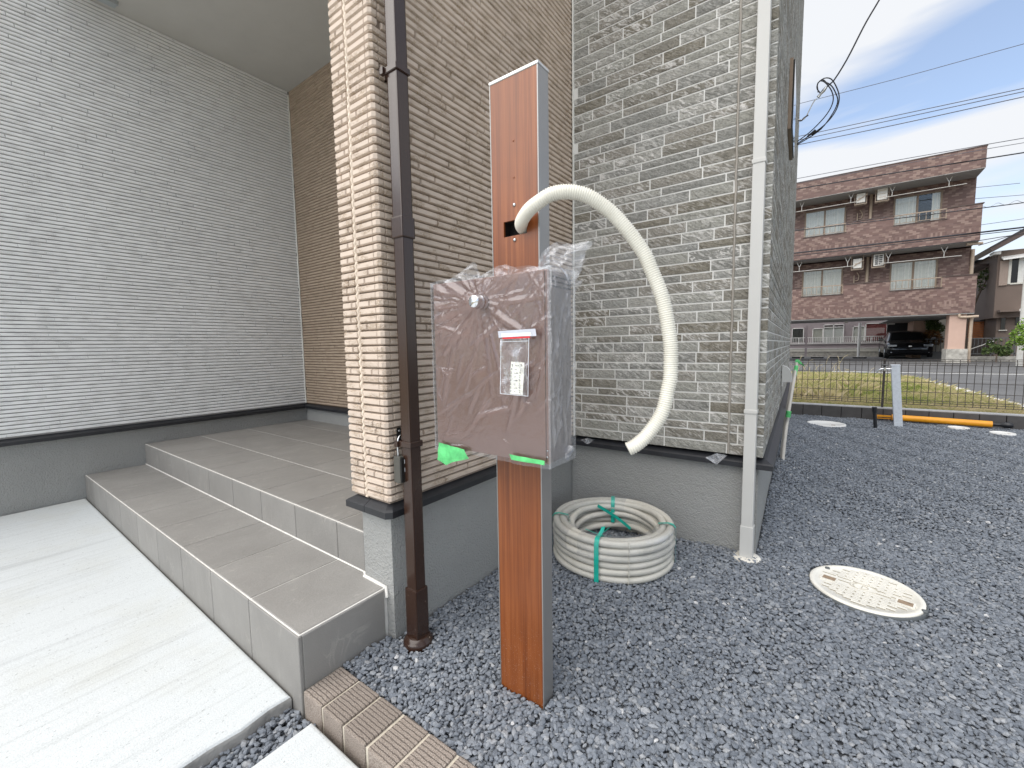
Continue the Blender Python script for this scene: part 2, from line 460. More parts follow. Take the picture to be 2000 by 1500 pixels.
def facade_brick(name, rot):
    g = G(name)
    sx = g.node('ShaderNodeSeparateXYZ')
    g.l.new(g.geo.outputs['Position'], sx.inputs[0])
    cx = g.node('ShaderNodeCombineXYZ')
    if rot:
        g.l.new(sx.outputs['Z'], cx.inputs['X'])
        g.l.new(g.math('ADD', sx.outputs['X'], sx.outputs['Y']), cx.inputs['Y'])
    else:
        g.l.new(g.math('ADD', sx.outputs['X'], sx.outputs['Y']), cx.inputs['X'])
        g.l.new(sx.outputs['Z'], cx.inputs['Y'])
    sp = g.node('ShaderNodeSeparateXYZ')
    g.l.new(cx.outputs[0], sp.inputs[0])
    yr = g.math('DIVIDE', sp.outputs['Y'], 0.068)
    row = g.math('FLOOR', yr)
    odd = g.math('MODULO', g.math('ADD', row, 200.0), 2.0)
    xr = g.math('ADD', g.math('DIVIDE', sp.outputs['X'], 0.215), g.math('MULTIPLY', odd, 0.5))
    colm = g.math('FLOOR', xr)
    h = g.math('FRACT', g.math('MULTIPLY', g.math('SINE', g.math('ADD', g.math('MULTIPLY', colm, 12.9898), g.math('MULTIPLY', row, 78.233))), 43758.5453))
    rh_ = g.math('FLOOR', g.math('MULTIPLY', g.math('FRACT', g.math('MULTIPLY', g.math('SINE', g.math('MULTIPLY', row, 45.31)), 9173.17)), 2.0))
    par = g.math('MODULO', g.math('ADD', g.math('ADD', colm, rh_), 400.0), 2.0)
    lite = g.math('MULTIPLY', g.math('LESS_THAN', h, 0.64), g.math('LESS_THAN', par, 0.5))
    dk = g.ramp(h, [(0.0, (0.132, 0.080, 0.069)), (0.5, (0.152, 0.091, 0.078)), (0.8, (0.170, 0.106, 0.092))], 'CONSTANT')
    lt = g.ramp(h, [(0.0, (0.220, 0.148, 0.122)), (0.35, (0.255, 0.176, 0.147))], 'CONSTANT')
    c = g.mix(lite, dk, lt)
    fx = g.math('FRACT', xr); fy = g.math('FRACT', yr)
    jt = g.math('MAXIMUM', g.math('LESS_THAN', fx, 0.035), g.math('LESS_THAN', fy, 0.10))
    c = g.mix(g.math('MULTIPLY', jt, 0.6), c, (0.15, 0.105, 0.095))
    b = g.ramp(g.noise(0.9, 3, 0.6), [(0.3, 0.93), (0.7, 1.06)])
    return g.pbr(g.mix(1.0, c, b, 'MULTIPLY'), 0.55, 0, 0.4)
M['facade'] = facade_brick('facade_tile', False)
M['facade_band'] = facade_brick('facade_band_tile', True)
M['soffit'] = simple('soffit', (0.36, 0.35, 0.335), 0.9, var=0.06, vs=2)
M['cap_brown'] = simple('cap_brown', (0.085, 0.058, 0.05), 0.5)
M['window_frame'] = simple('window_frame', (0.20, 0.145, 0.10), 0.45, 0.2)
def glass_mat():
    g = G('window_glass')
    tr = g.node('ShaderNodeBsdfTransparent')
    tr.inputs[0].default_value = (0.94, 0.955, 0.95, 1)
    gl = g.node('ShaderNodeBsdfGlossy')
    gl.inputs['Roughness'].default_value = 0.02
    lw = g.node('ShaderNodeLayerWeight')
    lw.inputs['Blend'].default_value = 0.35
    f = g.math('MULTIPLY_ADD', lw.outputs['Fresnel'], 0.45, 0.03, clamp=True)
    ms = g.node('ShaderNodeMixShader')
    g.l.new(f, ms.inputs[0])
    g.l.new(tr.outputs[0], ms.inputs[1])
    g.l.new(gl.outputs[0], ms.inputs[2])
    g.l.new(ms.outputs[0], g.out.inputs['Surface'])
    return g.m
M['glass'] = glass_mat()
M['curtain'] = simple('curtain', (0.66, 0.655, 0.62), 0.9, var=0.06, vs=8)
M['painted_shade'] = simple('painted_shade', (0.03, 0.032, 0.035), 0.9)  # near-black colour standing in for the shade of unlit depths
M['ac_white'] = simple('ac_white', (0.72, 0.70, 0.65), 0.5, var=0.05)
M['ac_dark'] = simple('ac_dark', (0.10, 0.10, 0.10), 0.6)
M['rail_metal'] = simple('rail_metal', (0.32, 0.25, 0.19), 0.45, 0.3)
M['pale_metal'] = simple('pale_metal', (0.62, 0.60, 0.56), 0.45, 0.3)
M['tan_pipe'] = simple('tan_pipe', (0.46, 0.36, 0.27), 0.5)
M['pink_wall'] = simple('pink_wall', (0.52, 0.36, 0.29), 0.85, var=0.06, vs=2)
M['old_concrete'] = simple('old_concrete', (0.40, 0.38, 0.34), 0.9, var=0.35, vs=7, bump=0.3, bs=40)
M['mauve_wall'] = simple('mauve_wall', (0.30, 0.26, 0.27), 0.85, var=0.06, vs=2)
M['white_paint'] = simple('white_paint', (0.80, 0.79, 0.77), 0.5, var=0.04)
M['cream_wall'] = simple('cream_wall', (0.60, 0.58, 0.52), 0.85, var=0.08, vs=2)
M['red_curtain'] = simple('red_curtain', (0.33, 0.10, 0.10), 0.85, var=0.1, vs=5)
M['car_black'] = simple('car_black', (0.006, 0.006, 0.008), 0.18, 0.0, 0.5, var=0, coat=0.6)
M['car_glass'] = simple('car_glass', (0.006, 0.007, 0.008), 0.06, 0, 0.5, var=0)
M['tyre'] = simple('tyre', (0.015, 0.015, 0.015), 0.85, var=0)
M['lamp_glass'] = simple('lamp_glass', (0.35, 0.38, 0.42), 0.12, 0.6, var=0)
M['house_wall'] = simple('house_wall', (0.165, 0.125, 0.104), 0.9, var=0.05, vs=2, bump=0.2, bs=40)
M['roof_tile'] = simple('roof_tile', (0.035, 0.038, 0.045), 0.5, var=0.2, vs=6, isl=0.25)
M['shutter'] = simple('shutter', (0.30, 0.23, 0.19), 0.6, var=0.05)
M['orange_board'] = simple('orange_board', (0.40, 0.14, 0.045), 0.7, var=0.15, vs=6, isl=0.12)
M['green_wall'] = simple('green_wall', (0.20, 0.19, 0.11), 0.9, var=0.1)
M['pole_concrete'] = simple('pole_concrete', (0.52, 0.51, 0.48), 0.9, var=0.1, vs=6)
M['cable'] = simple('cable', (0.020, 0.020, 0.026), 0.6, var=0)
M['cable_grey'] = simple('cable_grey', (0.10, 0.10, 0.12), 0.5, var=0)
M['tap_post'] = simple('tap_post', (0.60, 0.64, 0.69), 0.5, var=0.10, vs=45)
M['black_pipe'] = simple('black_pipe', (0.012, 0.013, 0.016), 0.4, var=0)
M['yellow'] = simple('yellow_plastic', (0.82, 0.34, 0.012), 0.45, var=0.10, vs=12)
M['hood_grey'] = simple('hood_grey', (0.52, 0.52, 0.50), 0.45, var=0.04)
M['pvc_grey'] = simple('pvc_grey', (0.55, 0.52, 0.47), 0.5, var=0.08)
M['clear_scrap'] = film_mat('scrap_film', 0.30, 0.06, 40, 0.8)

# ------------------------------------------------------------------ helpers: objects
WM = {}
def link(o, parent=None, world=None):
    COL.objects.link(o)
    w = world or Matrix.Identity(4)
    if parent is not None:
        o.parent = parent
        o.matrix_parent_inverse = WM[parent.name].inverted()
    o.matrix_basis = w
    WM[o.name] = w.copy()
    return o

def tag(o, label=None, cat=None, group=None, kind=None):
    if label: o['label'] = label
    if cat: o['category'] = cat
    if group: o['group'] = group
    if kind: o['kind'] = kind
    return o

def thing(name, label, cat, loc=(0, 0, 0), group=None):
    o = bpy.data.objects.new(name, None)
    o.empty_display_size = 0.1
    link(o, None, Matrix.Translation(loc))
    return tag(o, label, cat, group)

class MB:
    def __init__(s):
        s.v, s.f, s.sm = [], [], []
    def add(s, vs, fs, smooth=False):
        b = len(s.v)
        s.v += [tuple(v) for v in vs]
        s.f += [tuple(i + b for i in f) for f in fs]
        s.sm += [smooth] * len(fs)
        return s
    def box(s, x0, y0, z0, x1, y1, z1, mat4=None):
        vs = [(x, y, z) for z in (z0, z1) for y in (y0, y1) for x in (x0, x1)]
        if mat4 is not None:
            vs = [mat4 @ Vector(v) for v in vs]
        return s.add(vs, [(0, 2, 3, 1), (4, 5, 7, 6), (0, 1, 5, 4), (2, 6, 7, 3), (0, 4, 6, 2), (1, 3, 7, 5)])
    def bar(s, a, b, w, h=None):
        """square bar between two points"""
        a, b = Vector(a), Vector(b)
        d = (b - a)
        L = d.length
        q = d.to_track_quat('Z', 'Y').to_matrix().to_4x4()
        h = h or w
        return s.box(-w / 2, -h / 2, 0, w / 2, h / 2, L, Matrix.Translation(a) @ q)
    def tube(s, pts, r, seg=10, cap=True, smooth=True, closed=False):
        pts = [Vector(p) for p in pts]
        n = len(pts)
        rs = r if isinstance(r, (list, tuple, np.ndarray)) else [r] * n
        vs, fs = [], []
        up = None
        for i in range(n):
            if closed:
                t = (pts[(i + 1) % n] - pts[i - 1]).normalized()
            else:
                t = (pts[min(i + 1, n - 1)] - pts[max(i - 1, 0)]).normalized()
            if up is None:
                up = Vector((0, 0, 1)) if abs(t.z) < 0.9 else Vector((1, 0, 0))
            e1 = (up - t * up.dot(t)).normalized()
            up = e1
            e2 = t.cross(e1)
            for k in range(seg):
                a = 2 * PI * k / seg
                vs.append(pts[i] + (e1 * math.cos(a) + e2 * math.sin(a)) * rs[i])
        m = n if closed else n - 1
        for i in range(m):
            j = (i + 1) % n
            for k in range(seg):
                k2 = (k + 1) % seg
                fs.append((i * seg + k, i * seg + k2, j * seg + k2, j * seg + k))
        s.add(vs, fs, smooth)
        if cap and not closed:
            s.add(vs[:seg], [tuple(range(seg))[::-1]])
            s.add(vs[-seg:], [tuple(range(seg))])
        return s
    def lathe(s, prof, c=(0, 0, 0), seg=32, axis='Z', smooth=True):
        c = Vector(c)
        vs, fs = [], []
        for (r, h) in prof:
            for k in range(seg):
                a = 2 * PI * k / seg
                x, y = r * math.cos(a), r * math.sin(a)
                v = Vector((x, y, h)) if axis == 'Z' else (Vector((x, -h, y)) if axis == 'Y' else Vector((h, x, y)))
                vs.append(c + v)
        for i in range(len(prof) - 1):
            for k in range(seg):
                k2 = (k + 1) % seg
                fs.append((i * seg + k, i * seg + k2, (i + 1) * seg + k2, (i + 1) * seg + k))
        fs.append(tuple(range(seg))[::-1])
        fs.append(tuple((len(prof) - 1) * seg + k for k in range(seg)))
        return s.add(vs, fs, smooth)
    def prism(s, poly, z0, z1):
        n = len(poly)
        vs = [(x, y, z0) for x, y in poly] + [(x, y, z1) for x, y in poly]
        fs = [tuple(range(n))[::-1], tuple(range(n, 2 * n))] + [(i, (i + 1) % n, n + (i + 1) % n, n + i) for i in range(n)]
        return s.add(vs, fs)
    def mesh(s, name, mat, fix=True):
        me = bpy.data.meshes.new(name)
        me.from_pydata(s.v, [], s.f)
        me.polygons.foreach_set('use_smooth', s.sm)
        me.materials.append(mat)
        if fix:
            bm = bmesh.new()
            bm.from_mesh(me)
            bmesh.ops.recalc_face_normals(bm, faces=bm.faces)
            bm.to_mesh(me)
            bm.free()
        me.update()
        return me
    def build(s, name, mat, parent=None, world=None, fix=True):
        return link(bpy.data.objects.new(name, s.mesh(name, mat, fix)), parent, world)

def place(name, me, parent, world):
    return link(bpy.data.objects.new(name, me), parent, world)

def bevel_box(x0, y0, z0, x1, y1, z1, b=0.003, seg=2):
    bm = bmesh.new()
    bmesh.ops.create_cube(bm, size=1)
    for v in bm.verts:
        v.co = Vector(((x0 + x1) / 2 + v.co.x * (x1 - x0), (y0 + y1) / 2 + v.co.y * (y1 - y0), (z0 + z1) / 2 + v.co.z * (z1 - z0)))
    bmesh.ops.bevel(bm, geom=bm.edges[:], offset=b, segments=seg, profile=0.7, affect='EDGES')
    m = MB()
    bm.verts.index_update()
    m.add([v.co for v in bm.verts], [[v.index for v in f.verts] for f in bm.faces])
    bm.free()
    return m

def np_mesh(name, verts, faces, mat, smooth=False):
    """fast mesh from numpy (faces: all the same size)"""
    me = bpy.data.meshes.new(name)
    nf, k = faces.shape
    me.vertices.add(len(verts))
    me.vertices.foreach_set('co', np.ascontiguousarray(verts, dtype=np.float32).ravel())
    me.loops.add(nf * k)
    me.loops.foreach_set('vertex_index', np.ascontiguousarray(faces, dtype=np.int32).ravel())
    me.polygons.add(nf)
    me.polygons.foreach_set('loop_start', np.arange(0, nf * k, k, dtype=np.int32))
    me.polygons.foreach_set('loop_total', np.full(nf, k, dtype=np.int32))
    me.polygons.foreach_set('use_smooth', np.full(nf, smooth))
    me.materials.append(mat)
    me.update(calc_edges=True)
    return me

def spline(pts, n):
    """Catmull-Rom resample to n points, roughly even in arc length"""
    P = np.array(pts, float)
    Q = np.vstack([2 * P[0] - P[1], P, 2 * P[-1] - P[-2]])
    out = []
    for i in range(len(P) - 1):
        p0, p1, p2, p3 = Q[i], Q[i + 1], Q[i + 2], Q[i + 3]
        for t in np.linspace(0, 1, 24, endpoint=False):
            out.append(0.5 * ((2 * p1) + (p2 - p0) * t + (2 * p0 - 5 * p1 + 4 * p2 - p3) * t * t + (3 * p1 - p0 - 3 * p2 + p3) * t ** 3))
    out.append(P[-1])
    out = np.array(out)
    d = np.r_[0, np.cumsum(np.linalg.norm(np.diff(out, axis=0), axis=1))]
    s = np.linspace(0, d[-1], n)
    return np.stack([np.interp(s, d, out[:, k]) for k in range(out.shape[1])], 1), d[-1]

def corrugated(mb, pts, r, pitch, depth, seg=14):
    """pipe with raised rings along its length: two samples on the crest, one in the valley"""
    _, L = spline(pts, 50)
    n = int(L / pitch)
    p, _ = spline(pts, n * 3 + 1)
    rr = [r - depth if i % 3 == 0 else r for i in range(n * 3 + 1)]
    mb.tube(p, rr, seg, True, True)

def frame_mat(origin, n):
    """wall frame: local x runs along the wall, local y points out of it, z up"""
    n = Vector(n).normalized()
    u = Vector((n.y, -n.x, 0))
    return Matrix(((u.x, n.x, 0, origin[0]), (u.y, n.y, 0, origin[1]), (0, 0, 1, origin[2]), (0, 0, 0, 1)))

def board_verts(L, h, d, c, ce):
    """siding board: back at y=0, face at y=d, bevelled c at top/bottom, ce at the ends"""
    vs = [(0, 0, 0), (L, 0, 0), (L, 0, h), (0, 0, h),
          (0, d * 0.45, 0), (L, d * 0.45, 0), (L, d * 0.45, h), (0, d * 0.45, h),
          (ce, d, c), (L - ce, d, c), (L - ce, d, h - c), (ce, d, h - c)]
    fs = [(0, 1, 2, 3)]
    for a in (0, 4):
        for i in range(4):
            j = (i + 1) % 4
            fs.append((a + i, a + j, a + 4 + j, a + 4 + i))
    fs.append((8, 9, 10, 11))
    return vs, fs

_board = {}
def board_mesh(name, L, h, d, c, ce, mat):
    k = (name, round(L, 3), round(h, 4))
    if k not in _board:
        vs, fs = board_verts(L, h, d, c, ce)
        _board[k] = MB().add(vs, fs).mesh(name, mat)
    return _board[k]

def clad(wall, name, stuff_name, wm, rows, length, mat, near, limit=300, d=0.009, c=0.003, ce=0.002, lens=(0.3, 0.5), gap=0.0035, keep=None):
    """boards laid over a wall in rows (z0, h); the `limit` nearest ones are single objects, the rest one joined part"""
    items = []
    rr = random.Random(hash(name) % 1000 + 5)
    rr = random.Random(sum(map(ord, name)))
    for (z0, h) in rows:
        x = -rr.uniform(0, lens[1])
        while x < length:
            L = round(rr.uniform(*lens) / 0.02) * 0.02
            a, b = max(x, 0.0), min(x + L - gap, length)
            if b - a > 0.012:
                items.append((a, z0, b - a, h))
            x += L
    def dist(it):
        p = wm @ Vector((it[0] + it[2] / 2, 0, it[1] + it[3] / 2))
        return (p - near).length
    items.sort(key=dist)
    singles = items[:limit]
    for (a, z0, L, h) in singles:
        L = round(L / 0.005) * 0.005 if L > 0.05 else L
        me = board_mesh(name, L, h, d, c, ce, mat)
        place(name, me, wall, wm @ Matrix.Translation((a, 0, z0)))
    rest = items[limit:]
    if rest:
        mb = MB()
        for (a, z0, L, h) in rest:
            vs, fs = board_verts(L, h, d, c, ce)
            mb.add([wm @ Vector((v[0] + a, v[1], v[2] + z0)) for v in vs], fs)
        o = mb.build(stuff_name, mat, wall)
        o['kind'] = 'stuff'

# ------------------------------------------------------------------ ground heights
SU = Vector((-0.0393, 0.9992, 0))          # along the side wall of the house, away from the street corner
SN = Vector((0.9992, 0.0393, 0))           # out of that side wall
SP = Vector((0.925, 1.44, 0))
def SW(s, off, z):
    p = SP + SU * s + SN * off
    return Vector((p.x, p.y, z))
def gz(x, y):
    """gravel level: flat by the steps, heaped a little against the house"""
    x = np.asarray(x, float); y = np.asarray(y, float)
    wall = np.exp(-np.clip(x - 0.90, 0, 9) / 0.20)
    h = 0.035 * np.clip((y - 0.5) / 0.9, 0, 1) * np.where(x < 0.95, 1, wall) + 0.055 * np.clip((y - 1.5) / 2.0, 0, 1) * np.clip((5.6 - y) / 1.5, 0, 1) * wall - 0.035 * np.clip((y - 4.2) / 1.4, 0, 1) * wall
    h = h + 0.006 * np.sin(x * 7.1 + 1.3) * np.sin(y * 6.3) + 0.004 * np.sin(x * 17 + y * 13)
    return h

# ------------------------------------------------------------------ setting: ground, road
me = MB().add([(-400, -400, -0.30), (400, -400, -0.30), (400, 400, -0.30), (-400, 400, -0.30)], [(0, 1, 2, 3)])
tag(me.build('ground', M['ground']), kind='structure')
me = MB().add([(-60, 6.2, -0.01), (60, 6.2, -0.01), (60, 60, -0.01), (-60, 60, -0.01)], [(0, 1, 2, 3)])
tag(me.build('road', M['asphalt']), kind='structure')
ln = MB().add([(1.3, 16.02, -0.004), (1.3, 16.45, -0.004), (9, 16.75, -0.004), (9, 16.15, -0.004)], [(3, 2, 1, 0)])
tag(ln.build('road_marking', M['road_paint']), kind='structure')
ln = MB().add([(5.45, 21.0, -0.004), (5.95, 21.0, -0.004), (6.0, 21.5, -0.004), (5.5, 21.5, -0.004)], [(0, 1, 2, 3)])
tag(ln.build('road_marking', M['road_paint']), kind='structure')
outer = [(-3, 14.6), (1.6, 14.4), (2.45, 14.15), (2.80, 13.75), (3.0, 13.1), (3.11, 11.9), (3.225, 10.7), (3.27, 9.15), (3.36, 8.4), (3.5, 6.2)]
inner = [(-3, 13.6), (1.6, 13.4), (2.3, 13.1), (2.56, 12.7), (2.68, 12.2), (2.76, 11.4), (2.85, 10.3), (2.87, 9.3), (2.95, 8.5), (3.0, 7.5), (3.1, 6.2)]
poly = outer + inner[::-1]
gm = MB()
no, ni = len(outer), len(inner)
oi, ii = outer, inner[:]
vs = [(x, y, 0.012) for x, y in oi] + [(x, y, 0.012) for x, y in ii]
gm.add(vs, [tuple(range(no)) + tuple(range(no + ni - 1, no - 1, -1))])
vs2 = [(x, y, -0.02) for x, y in oi]
gm.add([(x, y, 0.012) for x, y in oi] + vs2, [(i, i + 1, no + i + 1, no + i) for i in range(no - 1)])
tag(gm.build('gutter', M['gutter']), kind='structure')
gp = [(-6, 6.16)] + [(-6, 13.6)] + inner + [(3.1, 6.16)]
gm = MB().add([(x, y, 0.02) for x, y in gp], [tuple(range(len(gp)))[::-1]])
tag(gm.build('grass_ground', M['ground']), kind='structure')

# gravel bed sheet
nx, ny = 40, 70
xs = np.linspace(-0.05, 4.6, nx); ys = np.linspace(0.0, 6.03, ny)
gx, gy = np.meshgrid(xs, ys, indexing='ij')
gzv = gz(gx, gy) - 0.012
vv = np.stack([gx, gy, gzv], -1).reshape(-1, 3)
idx = np.arange(nx * ny).reshape(nx, ny)
fq = np.stack([idx[:-1, :-1], idx[1:, :-1], idx[1:, 1:], idx[:-1, 1:]], -1).reshape(-1, 4)
# keep out of the concrete/brick strip in front
cxy = vv[fq].mean(1)
fq = fq[~((cxy[:, 1] < 0.10) & (cxy[:, 0] < 3.2))]
tag(link(bpy.data.objects.new('gravel_bed', np_mesh('gravel_bed', vv, fq, M['soil']))), kind='structure')
bed2 = MB().add([(-0.3, -9.0, -0.10), (0.3, -9.0, -0.10), (0.3, 0.02, -0.10), (-0.3, 0.02, -0.10)], [(0, 1, 2, 3)])
tag(bed2.build('gravel_bed', M['soil']), kind='structure')

# ------------------------------------------------------------------ setting: concrete slabs
def slab(name, poly, ztop, zbot, n=14):
    bm = bmesh.new()
    vs = [bm.verts.new((x, y, ztop(x, y))) for x, y in poly]
    ftop = bm.faces.new(vs)
    r = bmesh.ops.extrude_face_region(bm, geom=[ftop])
    for v in [e for e in r['geom'] if isinstance(e, bmesh.types.BMVert)]:
        v.co.z = zbot
    bmesh.ops.recalc_face_normals(bm, faces=bm.faces)
    top_edges = [e for e in bm.edges if all(v.co.z > zbot + 0.02 for v in e.verts)]
    bmesh.ops.bevel(bm, geom=top_edges, offset=0.012, segments=3, profile=0.5, affect='EDGES')
    me = bpy.data.meshes.new(name)
    bm.to_mesh(me); bm.free()
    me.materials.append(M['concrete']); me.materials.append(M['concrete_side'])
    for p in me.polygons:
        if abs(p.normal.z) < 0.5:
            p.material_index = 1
    return tag(link(bpy.data.objects.new(name, me)), kind='structure')
zt = lambda x, y: -0.028 - 0.017 * (x + 0.05)
edgeA = [(-0.05, -0.004), (-0.055, -0.06), (-0.046, -0.13), (-0.055, -0.2), (-0.05, -0.4), (-0.05, -9.0)]
slab('concrete_slab', [(-2.62, -0.004)] + [(-2.62, -9.0)] + edgeA[::-1], zt, -0.16)  # unseen far stretch lengthened to bounce light onto the porch
slab('concrete_slab', [(0.072, -0.012), (0.072, -9.0), (3.4, -9.0), (3.4, -0.012)], lambda x, y: -0.030, -0.16)  # likewise extended out of view as a light bounce

# ------------------------------------------------------------------ the house
XW = -2.625                                   # white wall
house = thing('house', 'new house clad in white, tan and grey stone siding above a stucco base', 'house', (0, 0.4, 0))
Zs, Ztop = 0.455, 3.15
PIT = 0.0229
rows = [(Zs + i * PIT, PIT - 0.0042) for i in range(int((Ztop - Zs) / PIT))]
# foundation
fd = MB()
fd.box(-0.115, 0.289, -0.3, 0.033, 1.475, 0.425)          # under the brown pillar
fb = fd.build('foundation', M['stucco'], house)
fd = MB()
p0, p1 = Vector((0.033 + 0.002, 1.468, 0)), SW(0.03, -0.022, 0)
far = SW(4.6, -0.022, 0)
fd.prism([(0.036, 1.468), (p1.x, 1.468), (far.x, far.y), (-0.5, far.y), (-0.5, 1.8), (0.036, 1.8)], -0.3, 0.415)
fd.build('foundation', M['stucco'], house)
fd = MB().box(XW - 0.2, -1.4, -0.3, XW - 0.006, 1.452, 0.425)
fd.build('foundation', M['stucco'], house)
fd = MB().box(XW - 0.004, 1.446, 0.2, -0.117, 1.60, 0.425)
fd.build('foundation', M['stucco'], house)
# black drip rails
def rail(poly_out, name='drip_rail'):
    """rail as a mitred strip: list of (x, y, nx, ny) outward"""
    mb = MB()
    prof = [(-0.03, 0.449), (0.0, 0.446), (0.020, 0.434), (0.026, 0.429), (0.026, 0.409), (-0.012, 0.409)]
    n = len(prof)
    vs = []
    for (x, y, nx_, ny_) in poly_out:
        for (o, z) in prof:
            vs.append((x + nx_ * o, y + ny_ * o, z))
    fs = []
    for i in range(len(poly_out) - 1):
        for k in range(n):
            k2 = (k + 1) % n
            fs.append((i * n + k, i * n + k2, (i + 1) * n + k2, (i + 1) * n + k))
    fs.append(tuple(range(n))); fs.append(tuple((len(poly_out) - 1) * n + k for k in range(n))[::-1])
    mb.add(vs, fs)
    return mb.build(name, M['black_rail'], house)
rail([(-0.125, 1.43, -1, 0), (-0.125, 0.279, -1, -1), (-0.052, 0.279, 0, -1)])
rail([(-0.050, 0.279, 0, -1), (0.034, 0.279, 0.75, -1), (0.043, 0.289, 1, -0.75), (0.043, 0.40, 1, 0), (0.043, 1.46, 1, 1)])
c0 = SW(0.0, 0.006, 0)
rail([(0.043, 1.462, 1, -1), (c0.x - 0.010, 1.462, 0, -1), (c0.x, 1.462, 1, -1), (c0.x, 1.475, SN.x, SN.y), (*SW(4.58, 0.006, 0).xy, SN.x, SN.y)])
rail([(XW + 0.0, -1.4, 1, 0), (XW + 0.0, 1.444, 1, -1), (-0.155, 1.444, 0, -1)])
# walls (backings)
CV = Vector(CAM)
ww = MB().box(XW - 0.16, -1.4, 0.447, XW, 1.60, 3.30).build('white_wall', M['white_groove_shade'], house)
clad(ww, 'white_siding_board', 'white_siding', frame_mat((XW, 1.435, 0), (1, 0, 0)), [(z_ + 0.0006, h_ - 0.0010) for z_, h_ in rows], 2.78, M['white_siding'], Vector((-2.6, -0.1, 0.9)), 300, lens=(0.40, 0.66), d=0.008, gap=0.0021)
pw = MB().box(XW + 0.002, 1.450, 0.447, -0.128, 1.59, 3.30).build('porch_wall', M['shaded_tan_groove'], house)
clad(pw, 'porch_siding_board', 'porch_siding', frame_mat((-0.14, 1.450, 0), (0, -1, 0)), rows, 2.475, M['shaded_tan_siding'], Vector((-2.2, 1.4, 0.6)), 60, lens=(0.30, 0.56), d=0.008)
# pillar front and tan side wall
pf = MB().box(-0.142, 0.281, 0.447, 0.043, 1.449, 3.30).build('pillar_wall', M['tan_groove'], house)
prr = random.Random(11)
FM = frame_mat((0.043, 0.281, 0), (0, -1, 0))   # local x runs to -X
for (z0, h) in rows:
    cuts = [(0.014, 0.100), (0.113, 0.185)]
    out = []
    for a, b in cuts:
        if prr.random() < 0.24:
            m_ = prr.uniform(a + 0.02, b - 0.02)
            out += [(a, m_ - 0.002), (m_ + 0.002, b)]
        else:
            out.append((a, b))
    for a, b in out:
        L = round((b - a) / 0.002) * 0.002
        place('pillar_siding_board', board_mesh('pillar_siding_board', L, h, 0.011, 0.003, 0.0025, M['tan_siding']), pf, FM @ Matrix.Translation((a, 0, z0)))
sj = MB()
for i, (z0, h) in enumerate(rows):
    pass
zz_ = np.arange(0.45, 3.15, 0.0075)
sj.tube([(-0.0635 + 0.0012 * math.sin(z * 91) + 0.0008 * math.sin(z * 277), 0.2765 + 0.0028 * math.cos(z * 2 * PI / PIT), z) for z in zz_], 0.0062, 6)
sj.build('sealant_joint', M['sealant'], house)
# chamfer pieces on the outside corner
cm = board_mesh('corner_board', 0.0, 0, 0, 0, 0, M['tan_siding']) if False else None
cmb = MB()
cvs = [(0.043 + 0.013, 0.281 + 0.0, 0), (0.043 + 0.0135, 0.2765, 0), (0.0495, 0.2685, 0), (0.043 - 0.0135, 0.2685, 0), (0.043 - 0.0135, 0.281, 0), (0.03, 0.295, 0), (0.0565, 0.295, 0)]
h0 = PIT - 0.0042
ring = [(0.030, 0.270), (0.046, 0.270), (0.0545, 0.2785), (0.0545, 0.295), (0.040, 0.295), (0.030, 0.283)]
big = [(0.030, 0.270), (0.046, 0.270), (0.0545, 0.2785), (0.0545, 0.295)]
sml = [(0.030, 0.2745), (0.0445, 0.2745), (0.050, 0.280), (0.050, 0.295)]
def lay(zv, p): return [(x, y, zv) for x, y in p] + [(0.040, 0.295, zv), (0.030, 0.285, zv)]
L0, L1, L2, L3 = lay(0, sml), lay(0.003, big), lay(h0 - 0.003, big), lay(h0, sml)
cf = []
for a in (0, 6, 12):
    for i in range(6):
        cf.append((a + i, a + (i + 1) % 6, a + 6 + (i + 1) % 6, a + 6 + i))
cf += [tuple(range(6))[::-1], tuple(range(18, 24))]
cme = MB().add(L0 + L1 + L2 + L3, cf).mesh('corner_board', M['tan_siding'])
for (z0, h) in rows:
    place('corner_board', cme, pf, Matrix.Translation((0, 0, z0)))
tw = MB().box(0.0435, 0.300, 0.447, 0.0445, 1.449, 3.30).build('tan_wall', M['tan_groove'], house)
clad(tw, 'tan_siding_board', 'tan_siding', frame_mat((0.0445, 1.447, 0), (1, 0, 0)), rows, 1.149, M['tan_siding'], Vector((0.05, 0.55, 0.9)), 300, lens=(0.16, 0.42), d=0.010)
# stone wall
srows, z, i = [], 0.457, 0
while z < 5.35:
    h = (0.047, 0.047, 0.0345)[i % 3]
    srows.append((z + 0.0004, h - 0.0056))
    z += h; i += 1
swp = MB().prism([(0.059, 1.4475), (c0.x - 0.0125, 1.4475), (*SW(0.018, -0.008, 0).xy,), (*SW(4.6, -0.008, 0).xy,), (-0.3, 5.9), (-0.3, 1.75), (0.059, 1.75)], 0.4575, 5.40)
sw = swp.build('stone_wall', M['mortar'], house)
